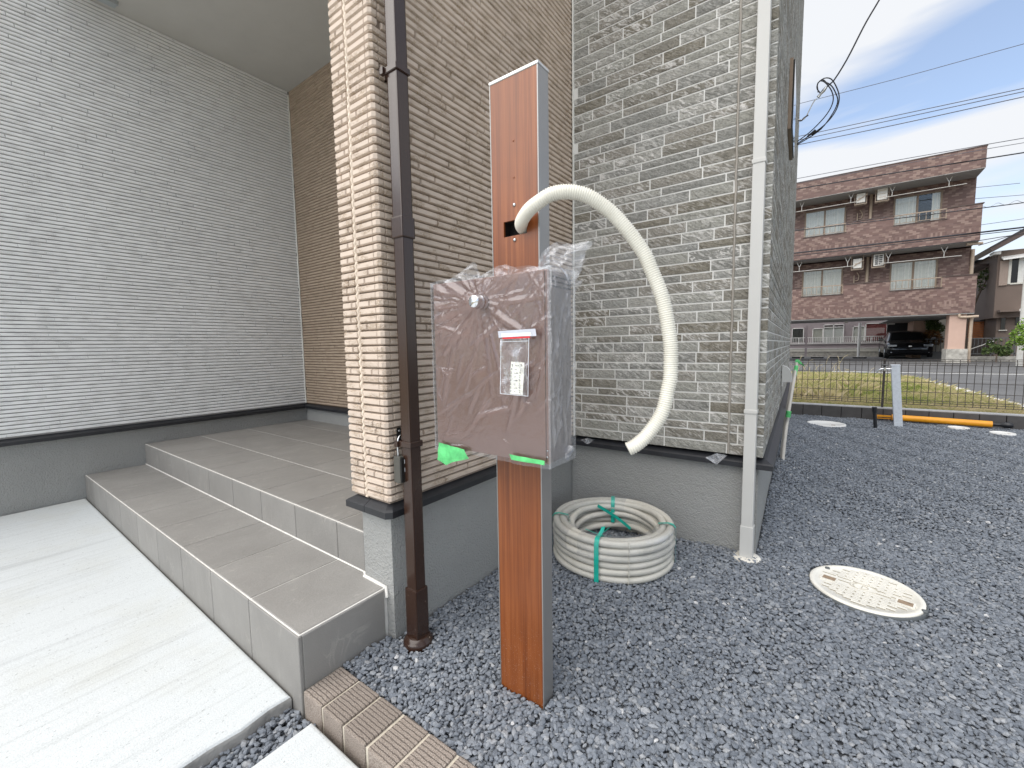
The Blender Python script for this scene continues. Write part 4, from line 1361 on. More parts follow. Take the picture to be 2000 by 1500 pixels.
# zip bag with the printed label
zb = thing('zip_bag', 'small clear zip bag with a printed number slip taped to the parcel box', 'zip bag', (0.57, 0.226, 0.82))
patch([(0.5225, 0.9585), (0.6215, 0.9605), (0.6235, 0.9452), (0.5245, 0.9442)], 0.2225, 0.001, 'adhesive_tape', M['clear_tape'], zb, n=5)
patch([(0.5335, 0.9535), (0.6105, 0.9530), (0.6130, 0.9462), (0.5325, 0.9448)], 0.2212, 0.0006, 'bag_flap', M['white_strip'], zb, n=5)
patch([(0.5365, 0.9442), (0.6090, 0.9452), (0.6090, 0.9415), (0.5360, 0.9408)], 0.2208, 0.0006, 'zip_seal', M['red_strip'], zb, n=5)
patch([(0.5355, 0.9408), (0.6085, 0.9415), (0.6045, 0.8195), (0.5310, 0.8212)], 0.2170, 0.006, 'bag_front', M['bag_film'], zb, n=14)
edge = MB()
for a, b in (((0.5355, 0.9408), (0.5310, 0.8212)), ((0.6085, 0.9415), (0.6045, 0.8195)), ((0.531, 0.8212), (0.6045, 0.8195)), ((0.5355, 0.935), (0.6085, 0.9355))):
    edge.bar((a[0], 0.2165, a[1]), (b[0], 0.2165, b[1]), 0.0009)
edge.build('bag_seam', M['white_strip'], zb)
lab = patch([(0.5600, 0.8920), (0.5950, 0.8900), (0.5890, 0.8212), (0.5550, 0.8222)], 0.2195, 0.0012, 'label_slip', M['paper'], zb, n=6)
def digit(ch, x, z, size, rot):
    cu = bpy.data.curves.new('t', 'FONT')
    cu.body = ch; cu.size = size; cu.align_x = 'CENTER'; cu.align_y = 'CENTER'; cu.fill_mode = 'FRONT'; cu.resolution_u = 2
    to = bpy.data.objects.new('t', cu)
    COL.objects.link(to)
    me_ = bpy.data.meshes.new_from_object(to)
    bpy.data.objects.remove(to)
    me_.materials.clear(); me_.materials.append(M['ink'])
    return me_, Matrix.Translation((x, 0.2172, z)) @ Matrix.Rotation(PI / 2, 4, 'X') @ Matrix.Rotation(rot, 4, 'Z')
for i, ch in enumerate('92929292'):
    t = i / 7
    z = 0.8838 - 0.0560 * t
    x = 0.5875 - 0.0055 * t - 0.002 * math.sin(PI * t)
    me_, mw = digit(ch, x, z, 0.0088, R(-6 + 5 * t))
    place('printed_digit', me_, lab, mw)
smallp = MB()
rr = random.Random(3)
for i in range(8):
    t = i / 7
    z = 0.8836 - 0.0560 * t
    xb = 0.5725 - 0.0055 * t - 0.002 * math.sin(PI * t)
    for k_ in range(4 if i % 2 == 0 else 2):
        w_ = rr.uniform(0.0012, 0.0022)
        smallp.box(xb + k_ * 0.0026, 0.2168, z - 0.0010, xb + k_ * 0.0026 + w_, 0.2170, z + rr.uniform(-0.0002, 0.0012))
    for k_ in range(2):
        smallp.box(xb - 0.0092, 0.2168, z - 0.0018 + k_ * 0.0028, xb - 0.0068, 0.2170, z + k_ * 0.0028)
smallp.build('small_print', M['ink'], lab)

# ------------------------------------------------------------------ conduit hose out of the post
HOSE = [(0.499, 0.381, 1.205), (0.500, 0.364, 1.2105), (0.505, 0.345, 1.2135), (0.519, 0.327, 1.219), (0.547, 0.314, 1.234), (0.576, 0.312, 1.246), (0.606, 0.318, 1.258), (0.641, 0.332, 1.259), (0.672, 0.352, 1.250), (0.697, 0.372, 1.232), (0.719, 0.390, 1.210), (0.740, 0.405, 1.182), (0.758, 0.418, 1.154), (0.777, 0.430, 1.120), (0.790, 0.438, 1.085), (0.803, 0.445, 1.050), (0.813, 0.450, 1.015), (0.822, 0.453, 0.967), (0.828, 0.455, 0.920), (0.829, 0.455, 0.881), (0.829, 0.453, 0.848), (0.825, 0.450, 0.822), (0.818, 0.445, 0.780), (0.804, 0.438, 0.747), (0.783, 0.425, 0.714), (0.765, 0.410, 0.695), (0.752, 0.402, 0.687)]
hm_ = MB()
corrugated(hm_, HOSE, 0.0160, 0.0050, 0.0024, 18)
tag(hm_.build('conduit_hose', M['hose']), 'cream ribbed conduit arching from the hole in the post, end hanging free', 'conduit')

# ------------------------------------------------------------------ conduit coil
cc = thing('conduit_coil', 'coil of beige ribbed conduit held with green bands on the gravel', 'coil', (0.39, 1.17, 0.02))
CX, CY, RO = 0.390, 1.170, 0.240
crr = random.Random(9)
def ringpts(r, z, ph, tilt=0.0, tdir=0.0, ex=0.0, ey=0.0, wob=0.003, n=64):
    out = []
    for i in range(n):
        a = 2 * PI * i / n
        rr_ = r + wob * math.sin(3 * a + ph) + wob * 0.6 * math.sin(5 * a + 2 * ph)
        out.append((CX + ex + rr_ * math.cos(a), CY + ey + rr_ * math.sin(a), z + tilt * math.cos(a - tdir) + 0.0015 * math.sin(4 * a + ph)))
    return out
def loop(r, z, ph, **kw):
    m_ = MB()
    base = ringpts(r, z, ph, **kw)
    L = 2 * PI * r
    n = int(L / 0.0052) * 2
    P, _ = spline(base + [base[0]], n + 1)
    P = P[:-1]
    m_.tube(P, [0.0151 if i % 2 else 0.0132 for i in range(n)], 10, False, True, True)
    return m_.build('conduit_loop', M['coil'], cc)
for i in range(6):
    loop(RO + crr.uniform(-0.002, 0.003), 0.034 + i * 0.0275, crr.uniform(0, 6), wob=0.0015)
for i in range(5):
    loop(RO - 0.030 + crr.uniform(-0.002, 0.002), 0.062 + i * 0.0270, crr.uniform(0, 6), wob=0.002)
loop(0.186, 0.100, 1.0, tilt=0.022, tdir=R(100), ex=0.008, ey=0.012)
loop(0.188, 0.060, 2.4, tilt=0.012, tdir=R(60), ex=0.006, ey=0.010)
loop(0.184, 0.140, 0.4, tilt=0.012, tdir=R(140), ex=0.0, ey=0.016)
def band(phi, w=0.018, z0=0.022, z1=0.192, ro=0.2585, ri=0.190, mat='green_band', full=True, tail=True):
    """flat strapping round the bundle at angle phi"""
    c, s_ = math.cos(phi), math.sin(phi)
    tx, ty = -s_, c
    prof = [(ro, z0), (ro + 0.001, (z0 + z1) / 2), (ro, z1 - 0.016), (ro - 0.010, z1 - 0.003), (ro - 0.03, z1 + 0.001), (ri, z1 - 0.006)]
    if full:
        prof += [(ri - 0.006, z1 - 0.03), (ri - 0.007, z0 + 0.06)]
    vs, fs = [], []
    for (r_, z_) in prof:
        for sg in (-1, 1):
            vs.append((CX + r_ * c + tx * sg * w / 2, CY + r_ * s_ + ty * sg * w / 2, z_))
    for i in range(len(prof) - 1):
        fs.append((2 * i, 2 * i + 1, 2 * i + 3, 2 * i + 2))
    return MB().add(vs, fs, True).build('green_band', M[mat], cc, fix=False)
band(R(-80)); band(R(112), w=0.017); band(R(12), w=0.014); band(R(208), w=0.014)
tl = MB()
def ribbon(pts, w, wd=(0, 0, 1)):
    vs, fs = [], []
    wd = Vector(wd)
    for p in pts:
        p = Vector(p)
        vs += [p - wd * w / 2, p + wd * w / 2]
    for i in range(len(pts) - 1):
        fs.append((2 * i, 2 * i + 1, 2 * i + 3, 2 * i + 2))
    tl.add(vs, fs, True)
bx, by = CX + 0.215 * math.cos(R(-80)), CY + 0.215 * math.sin(R(-80))
ribbon([(bx, by, 0.190), (bx + 0.006, by + 0.012, 0.206), (bx + 0.010, by + 0.016, 0.222)], 0.016, (0.9, 0.3, 0.2))
ribbon([(bx, by, 0.190), (bx + 0.016, by + 0.020, 0.205), (bx + 0.028, by + 0.034, 0.216)], 0.013, (0.5, 0.2, 0.8))
ribbon([(bx, by + 0.01, 0.188), (bx - 0.05, by + 0.035, 0.180), (bx - 0.09, by + 0.06, 0.172)], 0.006, (0.5, 0.8, 0))
ribbon([(CX + 0.006 + 0.160 * math.cos(R(a_)), CY + 0.014 + 0.160 * math.sin(R(a_)), 0.172 - (142 - a_) / 62 * 0.112) for a_ in range(142, 79, -7)], 0.015, (0.25, 0.1, 0.95))
tl.build('band_tail', M['green_band'], cc, fix=False)
tw_ = MB()
phi = R(-53)
tw_.tube([(CX + (0.2565 + 0.002 * math.sin(z * 230)) * math.cos(phi), CY + (0.2565 + 0.002 * math.sin(z * 230)) * math.sin(phi), z) for z in np.linspace(0.022, 0.188, 30)], 0.0016, 6)
tw_.build('twine', M['coil'], cc)
# clear film over parts of the rim
def coil_film(a0, a1, seed):
    vs, fs = [], []
    na, nb = 46, 14
    for i in range(na):
        a = a0 + (a1 - a0) * i / (na - 1)
        for j in range(nb):
            t = j / (nb - 1)
            th = -0.35 + t * (PI + 0.15)
            r_ = 0.222 + 0.0385 * math.cos(th) * (1 if th < PI / 2 else 1.15)
            z_ = 0.165 + 0.0280 * math.sin(max(th, 0)) - (0.05 if j == 0 else 0.025 if j == 1 else 0) - (0.03 if j == nb - 1 else 0)
            n_ = 0.004 * mnoise.noise(Vector((a * 9, t * 4, seed)))
            r_ += n_; z_ += abs(n_)
            vs.append((CX + r_ * math.cos(a), CY + r_ * math.sin(a), z_))
    for i in range(na - 1):
        for j in range(nb - 1):
            fs.append((i * nb + j, i * nb + j + 1, (i + 1) * nb + j + 1, (i + 1) * nb + j))
    MB().add(vs, fs, True).build('coil_film', M['coil_film'], cc, fix=False)
coil_film(R(95), R(250), 1.0)
coil_film(R(262), R(372), 2.0)
sc_ = MB()
rr = random.Random(4)
ring_ = [(CX + 0.02 + 0.14 * math.cos(a), CY + 0.045 + 0.11 * math.sin(a), 0.036 + 0.006 * rr.random()) for a in np.linspace(R(-25), R(150), 16)]
ring2 = [(CX + 0.02 + (0.105 + 0.02 * rr.random()) * math.cos(a), CY + 0.045 + (0.075 + 0.02 * rr.random()) * math.sin(a), 0.033 + 0.008 * rr.random()) for a in np.linspace(R(-25), R(150), 16)]
sc_.add(ring_ + ring2, [(i, i + 1, 17 + i, 16 + i) for i in range(15)], True)
sc_.build('film_scrap', M['coil_film'], cc, fix=False)

# ------------------------------------------------------------------ key lock box behind the brown pipe
kl = thing('key_lockbox', 'small dark key lock box hanging by its steel shackle behind the brown downpipe', 'lock box', (0.08, 0.305, 0.52))
bevel_box(0.062, 0.285, 0.518, 0.092, 0.335, 0.600, 0.004, 2).build('body', M['lock_body'], kl)
bevel_box(0.0915, 0.287, 0.522, 0.096, 0.333, 0.596, 0.003, 2).build('front_cover', M['lock_black'], kl)
for y, z in ((0.299, 0.578), (0.299, 0.553), (0.320, 0.578), (0.320, 0.553)):
    MB().box(0.0955, y, z, 0.0970, y + 0.009, z + 0.012).build('number_button', M['white_strip'], kl)
MB().tube(spline([(0.074, 0.295, 0.598), (0.074, 0.294, 0.632), (0.072, 0.301, 0.655), (0.072, 0.314, 0.660), (0.074, 0.324, 0.645), (0.074, 0.326, 0.600)], 24)[0], 0.0032, 8).build('shackle', M['steel'], kl)
bk = MB().box(0.0565, 0.306, 0.640, 0.0600, 0.320, 0.682)
bk.tube([(0.058, 0.313, 0.65), (0.07, 0.313, 0.648), (0.074, 0.313, 0.655)], 0.003, 6)
bk.build('hanging_bracket', M['lock_black'], kl)
MB().lathe([(0.004, 0), (0.003, 0.002)], (0.060, 0.313, 0.672), 10, 'X').build('screw', M['steel'], kl)

# film scraps left on the drip rail
def scrap(pts, y, label):
    o = patch(pts, y, 0.012, 'film_scrap', M['clear_scrap'])
    tag(o, label, 'plastic scrap', 'film scraps on the black rail')
scrap([(0.112, 0.442), (0.150, 0.456), (0.190, 0.452), (0.150, 0.424)], 1.428, 'torn film scrap on the black rail near the inner corner of the stone wall')
scrap([(0.708, 0.436), (0.750, 0.458), (0.792, 0.456), (0.752, 0.408)], 1.428, 'clear film scrap on the black rail just left of the grey downpipe')

# ------------------------------------------------------------------ manhole lids
ml = thing('manhole_cover', 'large cream round cover with moulded ribs and two finger holes in the gravel', 'manhole cover', (1.257, 1.458, 0.01), 'inspection covers in the gravel')
LX, LY, LZ = 1.257, 1.458, 0.010
MB().lathe([(0.173, -0.03), (0.173, LZ - 0.003), (0.170, LZ - 0.001), (0.168, LZ - 0.003), (0.167, LZ - 0.02)], (LX, LY, 0), 56).build('rim', M['dark_rim'], ml)
MB().lathe([(0.1665, -0.02), (0.1665, LZ + 0.001), (0.1640, LZ + 0.003), (0.1500, LZ + 0.003), (0.149, LZ + 0.0012)], (LX, LY, 0), 56).build('lid', M['manhole'], ml)
ribs, gro = MB(), MB()
holes = [(1.153, 1.466), (1.366, 1.415)]
rot = math.atan2(1.415 - 1.466, 1.366 - 1.153)
cr, sr = math.cos(rot), math.sin(rot)
def lid_pt(u, v): return LX + u * cr - v * sr, LY + u * sr + v * cr
row = 0
for v in np.arange(-0.132, 0.133, 0.0125):
    off_ = (row % 2) * 0.024
    row += 1
    for u in np.arange(-0.16, 0.16, 0.048):
        a, b = u + off_ + 0.003, u + off_ + 0.045
        x_, y_ = lid_pt((a + b) / 2, v)
        if max(math.hypot(a, v), math.hypot(b, v)) > 0.143: continue
        if any(math.hypot(x_ - hx, y_ - hy) < 0.040 for hx, hy in holes): continue
        if math.hypot((a + b) / 2, v * 1.8) < 0.055: continue
        T_ = Matrix.Translation((LX, LY, 0)) @ Matrix.Rotation(rot, 4, 'Z')
        ribs.box(a, v - 0.0047, LZ, b, v + 0.0047, LZ + 0.0042, T_)
        gro.box(a, v - 0.0068, LZ + 0.0002, b, v - 0.0042, LZ + 0.0030, T_)
ribs.build('rib', M['manhole'], ml)['kind'] = 'stuff'
gro.build('groove_strip', M['manhole_dark'], ml)['kind'] = 'stuff'  # darker strip along one long side of each rib
# raised oval emblem in the middle
em = MB()
ov = [lid_pt(0.042 * math.cos(a), 0.024 * math.sin(a)) for a in np.linspace(0, 2 * PI, 40, endpoint=False)]
em.tube([(x, y, LZ + 0.002) for x, y in ov], 0.0020, 6, False, True, True)
em.tube([(*lid_pt(-0.006, -0.014), LZ + 0.002), (*lid_pt(-0.006, 0.014), LZ + 0.002)], 0.0018, 6)
dd = [lid_pt(-0.006 + 0.018 * math.sin(a), 0.014 * math.cos(a)) for a in np.linspace(0, PI, 14)]
em.tube([(x, y, LZ + 0.002) for x, y in dd], 0.0018, 6)
ccv = [lid_pt(-0.020 - 0.012 * math.cos(a), 0.014 * math.sin(a)) for a in np.linspace(-1.2, 1.2, 10)]
em.tube([(x, y, LZ + 0.002) for x, y in ccv], 0.0018, 6)
em.build('emblem', simple('emblem', (0.60, 0.57, 0.49), 0.7), ml)
for hx, hy in holes:
    T_ = Matrix.Translation((hx, hy, 0)) @ Matrix.Rotation(rot, 4, 'Z')
    h_ = MB().box(-0.026, -0.020, LZ + 0.0010, 0.026, 0.020, LZ + 0.0046, T_).build('finger_hole_frame', M['manhole'], ml)
    MB().box(-0.020, -0.014, LZ + 0.0035, 0.020, 0.014, LZ + 0.0050, T_).build('finger_hole', M['manhole_pit'], ml)
for nx_, ny_ in ((1.148, 1.556), (1.412, 1.395)):
    bevel_box(nx_ - 0.008, ny_ - 0.008, LZ - 0.01, nx_ + 0.008, ny_ + 0.008, LZ + 0.006, 0.003, 1).build('lid_catch', M['dark_rim'], ml)
far_labels = ['larger white round cover in the far gravel near the stone wall', 'small white round cover in the gravel in front of the yellow tube', 'small white round cover nearest the right edge beyond the yellow tube']
for (x, y, r_), lb in zip(MH_FAR, far_labels):
    t = thing('manhole_cover', lb, 'manhole cover', (x, y, 0), 'inspection covers in the gravel')
    MB().lathe([(r_, -0.02), (r_, 0.010), (r_ * 0.97, 0.013), (r_ * 0.90, 0.013), (r_ * 0.89, 0.011)], (x, y, 0), 40).build('lid', M['manhole_white'], t)
    MB().box(x + r_ * 0.25, y - r_ * 0.62, 0.0112, x + r_ * 0.45, y - r_ * 0.5, 0.0135).build('finger_hole', M['manhole_pit'], t)

# ------------------------------------------------------------------ kerb wall and mesh fence
kw = thing('kerb_wall', 'low dark grey block kerb under the mesh fence at the back of the gravel', 'kerb', (2.5, 6.08, 0))
MB().box(0.70, 6.032, -0.2, 5.2, 6.155, 0.133).build('kerb_core', M['hole'], kw)
kme = bevel_box(0.003, 6.02, -0.15, 0.191, 6.05, 0.130, 0.002, 1).mesh('kerb_block', M['kerb_block'])
for i in range(-1, 22):
    place('kerb_block', kme, kw, Matrix.Translation((0.9055 + i * 0.1938, random.uniform(-.001, .001), 0)))
MB().box(0.70, 6.026, 0.1315, 5.2, 6.15, 0.141).build('kerb_top', M['kerb_top'], kw)
mf = thing('mesh_fence', 'brown welded wire mesh fence on the low block kerb', 'fence', (2.5, 6.08, 0.14))
FY = 6.08
zprof = [(0.190, 0.0), (0.205, 0.006), (0.222, 0.016), (0.243, 0.0), (0.640, 0.0), (0.660, 0.016), (0.680, 0.006), (0.708, 0.0)]
wv_ = MB().tube([(0, -o_, z) for z, o_ in zprof], 0.0031, 5).mesh('fence_wire', M['fence'])
for i in range(72):
    place('fence_wire', wv_, mf, Matrix.Translation((0.823 + i * 0.0588, FY, 0)))
for z, o_ in ((0.194, 0.0), (0.222, 0.018), (0.243, 0.0), (0.338, 0), (0.449, 0), (0.562, 0), (0.642, 0.0), (0.664, 0.018), (0.686, 0.0), (0.706, 0.0)):
    MB().tube([(0.77, FY - o_ - 0.003, z), (5.1, FY - o_ - 0.003, z)], 0.0034, 5).build('fence_rail', M['fence'], mf)
for x in (1.675, 3.67):
    fp_ = bevel_box(x - 0.011, FY + 0.006, 0.135, x + 0.011, FY + 0.028, 0.715, 0.002, 1).build('fence_post', M['fence'], mf)
    for z in (0.25, 0.60):
        MB().lathe([(0.004, 0), (0.003, 0.003)], (x, FY + 0.006, z), 8, 'Y').build('post_clip', M['steel'], fp_)

# ------------------------------------------------------------------ tap stand, stub pipe, yellow tube, leaning conduit
ts = thing('tap_stand', 'pale grey square standpipe with a chrome tap, leaning slightly in the gravel', 'standpipe', (1.78, 5.66, 0))
lean = Matrix(((1, 0, -0.082, 1.779), (0, 1, 0, 5.665), (0, 0, 1, 0), (0, 0, 0, 1)))
bm_ = bevel_box(-0.036, -0.036, -0.05, 0.036, 0.036, 0.650, 0.004, 2)
bm_.v = [tuple(lean @ Vector(v)) for v in bm_.v]
bm_.build('post', M['tap_post'], ts)
bm_ = bevel_box(-0.039, -0.039, 0.648, 0.039, 0.039, 0.664, 0.005, 2)
bm_.v = [tuple(lean @ Vector(v)) for v in bm_.v]
bm_.build('cap', M['tap_post'], ts)
tp = MB().tube(spline([(1.700, 5.652, 0.616), (1.655, 5.650, 0.617), (1.620, 5.649, 0.617), (1.595, 5.648, 0.608), (1.580, 5.648, 0.590), (1.576, 5.648, 0.572)], 24)[0], 0.0085, 10)
tp.tube([(1.640, 5.650, 0.600), (1.640, 5.650, 0.632)], 0.013, 10)
tp.tube([(1.690, 5.652, 0.616), (1.698, 5.652, 0.616)], 0.018, 12)
tp.build('tap', M['chrome'], ts)
tp = MB().tube([(1.640, 5.650, 0.632), (1.640, 5.650, 0.655)], 0.006, 8)
tp.lathe([(0.010, 0.650), (0.030, 0.654), (0.031, 0.662), (0.018, 0.668)], (1.640, 5.650, 0), 16)
tp.build('tap_handle', M['ac_dark'], ts)
sb = thing('stub_pipe', 'short black pipe stub sticking up from the gravel left of the tap stand', 'pipe', (1.56, 5.35, 0))
MB().tube([(1.573, 5.352, -0.05), (1.555, 5.352, 0.165)], 0.0165, 14).build('pipe', M['black_pipe'], sb)
MB().tube([(1.555, 5.352, 0.165), (1.552, 5.352, 0.180), (1.550, 5.352, 0.226)], [0.018, 0.0215, 0.0215], 14).build('pipe_cap', M['black_pipe'], sb)
yt = thing('yellow_tube', 'yellow plastic tube with a black end lying along the foot of the kerb', 'tube', (2.1, 5.95, 0.04))
c_ = []
tb = MB().tube([(1.752, 5.955, 0.048), (2.05, 5.945, 0.047), (2.53, 5.925, 0.044)], [0.033, 0.033, 0.033], 18)
tb.build('tube', M['yellow'], yt)
MB().tube([(1.752, 5.953, 0.048), (1.772, 5.953, 0.048)], 0.036, 16).build('tube_collar', M['yellow'], yt)
MB().box(1.590, 5.945, 0.046, 1.760, 5.965, 0.066).box(1.590, 5.945, 0.026, 1.760, 5.965, 0.034).build('clip_bar', M['yellow'], yt)
MB().tube([(2.53, 5.925, 0.044), (2.56, 5.924, 0.044), (2.59, 5.922, 0.045), (2.615, 5.920, 0.046), (2.655, 5.918, 0.046), (2.672, 5.917, 0.046)], [0.018, 0.014, 0.017, 0.030, 0.031, 0.024], 16).build('rubber_end', M['black_pipe'], yt)
lc = thing('leaning_conduit', 'beige conduit riser bound with green tape against the side of the stone wall', 'conduit', SW(1.9, 0.05, 0))
cpts = [SW(1.62, 0.028, 0.0), SW(1.66, 0.030, 0.12), SW(1.74, 0.040, 0.30), SW(1.90, 0.060, 0.52), SW(2.05, 0.080, 0.70), SW(2.09, 0.086, 0.760)]
MB().tube(spline(cpts, 40)[0], 0.0115, 10).build('conduit_pipe', M['pvc_grey'], lc)
MB().tube(spline([p + SU * 0.05 - SN * 0.012 for p in cpts[:-1]], 40)[0], 0.009, 8).build('conduit_pipe', M['pvc_grey'], lc)
MB().tube([cpts[2] + Vector((0, 0, 0.075)) + SN * 0.0075, cpts[2] + Vector((0, 0, 0.12)) + SN * 0.0115], 0.0160, 12).build('green_tape_wrap', M['green_tape'], lc)
MB().tube([SW(2.03, 0.0775, 0.665), SW(2.075, 0.084, 0.735)], 0.0135, 12).build('green_tape_wrap', M['green_tape'], lc)
tf = MB()
a_ = SW(2.09, 0.086, 0.752)
tf.add([a_ + Vector(v) for v in ((-0.012, -0.005, 0.0), (0.014, -0.01, 0.004), (0.048, -0.01, -0.008), (0.050, -0.005, -0.020), (0.020, -0.012, 0.026), (-0.008, -0.004, 0.034), (0.012, 0.01, 0.036))], [(0, 1, 4, 5), (1, 2, 4), (2, 3, 1), (5, 4, 6)], True)
tf.build('green_tape_flag', M['green_tape'], lc, fix=False)

# ------------------------------------------------------------------ grass plot
def blades(n, region, hmin, hmax, w, clump=0.0, zb=0.02, lean=0.5):
    p = region(n)
    n = len(p)
    h = rng.uniform(hmin, hmax, n)
    a = rng.uniform(0, 2 * PI, n)
    dx, dy = np.cos(a), np.sin(a)
    ln_ = rng.uniform(0.1, lean, n) * h
    b = rng.uniform(0, 2 * PI, n)
    lx, ly = np.cos(b) * ln_, np.sin(b) * ln_
    ww = w * rng.uniform(0.6, 1.3, n)
    z0 = np.full(n, zb)
    v = np.stack([
        np.stack([p[:, 0] - dx * ww, p[:, 1] - dy * ww, z0], -1),
        np.stack([p[:, 0] + dx * ww, p[:, 1] + dy * ww, z0], -1),
        np.stack([p[:, 0] + dx * ww * .6 + lx * .5, p[:, 1] + dy * ww * .6 + ly * .5, z0 + h * .62], -1),
        np.stack([p[:, 0] + lx * 1.4, p[:, 1] + ly * 1.4, z0 + h], -1)], 1)
    f = np.arange(n * 4).reshape(n, 4)
    return v.reshape(-1, 3), f
def in_plot(p):
    yy_ = np.array([c[1] for c in inner][::-1]); xx_ = np.array([c[0] for c in inner][::-1])
    lim = np.interp(p[:, 1], yy_, xx_)
    return p[p[:, 0] < lim + rng.normal(0, 0.05, len(p))]
def reg_near(n): return in_plot(np.stack([rng.uniform(0.3, 3.2, n), rng.uniform(6.18, 8.6, n)], -1))
def reg_far(n): return in_plot(np.stack([rng.uniform(-1.2, 3.1, n), rng.uniform(8.4, 13.6, n)], -1))
def reg_tall(n):
    c = np.array([(1.05, 8.6), (0.85, 9.6), (1.5, 9.0), (1.25, 10.4), (1.0, 7.6), (0.7, 8.4)])
    k = rng.integers(0, len(c), n)
    return c[k] + rng.normal(0, 0.22, (n, 2))
V, F, off = [], [], 0
addst(blades(52000, reg_near, 0.03, 0.115, 0.0026, lean=1.2))
addst(blades(52000, reg_far, 0.04, 0.14, 0.0036, lean=1.2))
addst(blades(4200, reg_tall, 0.08, 0.26, 0.0030, lean=0.9))
V, F = np.concatenate(V), np.concatenate(F)
tag(link(bpy.data.objects.new('grass', np_mesh('grass', V, F, M['grass']))), kind='stuff')
dw = MB()
rr = random.Random(8)
for i in range(26):
    x, y = rr.uniform(0.6, 1.9), rr.uniform(8.4, 10.2)
    h = rr.uniform(0.38, 0.66)
    a = rr.uniform(0, 6.28)
    pts = [(x, y, 0.02), (x + 0.05 * math.cos(a), y, h * 0.6), (x + 0.16 * math.cos(a), y + 0.05 * math.sin(a), h), (x + 0.22 * math.cos(a), y + 0.1 * math.sin(a), h * 1.03)]
    dw.tube(spline(pts, 8)[0], 0.003, 4)
tag(dw.build('dry_grass_stalks', simple('dry_stalk', (0.50, 0.42, 0.25), 0.8)), kind='stuff')

# ------------------------------------------------------------------ apartment block on pillars
YB, YR = 24.1, 25.3
ap = thing('apartment_building', 'three storey apartment block with mauve brick tile facade raised on pink pillars', 'apartment block', (0, 24.1, 0))
XL, XR = -7.0, 5.82
w_ = MB()
w_.box(XL, YB, 7.52, XR, YB + 0.18, 8.31)
w_.box(XL, YB + 0.18, 8.1, 3.6, 28, 8.31).box(3.6, YB + 0.18, 8.1, XR, 33.6, 8.31)  # unseen roof depth shaped for light: short over flats, long over car
w_.build('roof_parapet', M['facade'], ap)
MB().box(XL, YB - 0.02, 8.312, XR + 0.02, YB + 0.2, 8.345).build('parapet_cap', M['cap_brown'], ap)
w_ = MB()
for z0, z1 in ((4.70, 7.56), (1.98, 4.753)):
    w_.box(XL, YR, z0, XR, YR + 0.2, z1)
w_.build('recessed_wall', M['facade'], ap)
sf = MB()
sf.box(XL, YB + 0.002, 7.50, XR - 0.002, 27.9, 7.518)
sf.box(XL, YB + 0.145, 4.755, XR - 0.002, YR + 0.3, 4.79)
sf.box(XL, YB + 0.02, 1.94, 3.62, 28, 1.978).box(3.62, YB + 0.02, 1.94, XR - 0.002, 33.6, 1.978)  # unseen depth cut back to light the flats, extended to shade the car
sf.build('soffit', M['soffit'], ap)
wins = [(0.05, 1.64), (3.30, 4.85)]
nots = [(0.09, 1.65), (3.23, 4.84)]
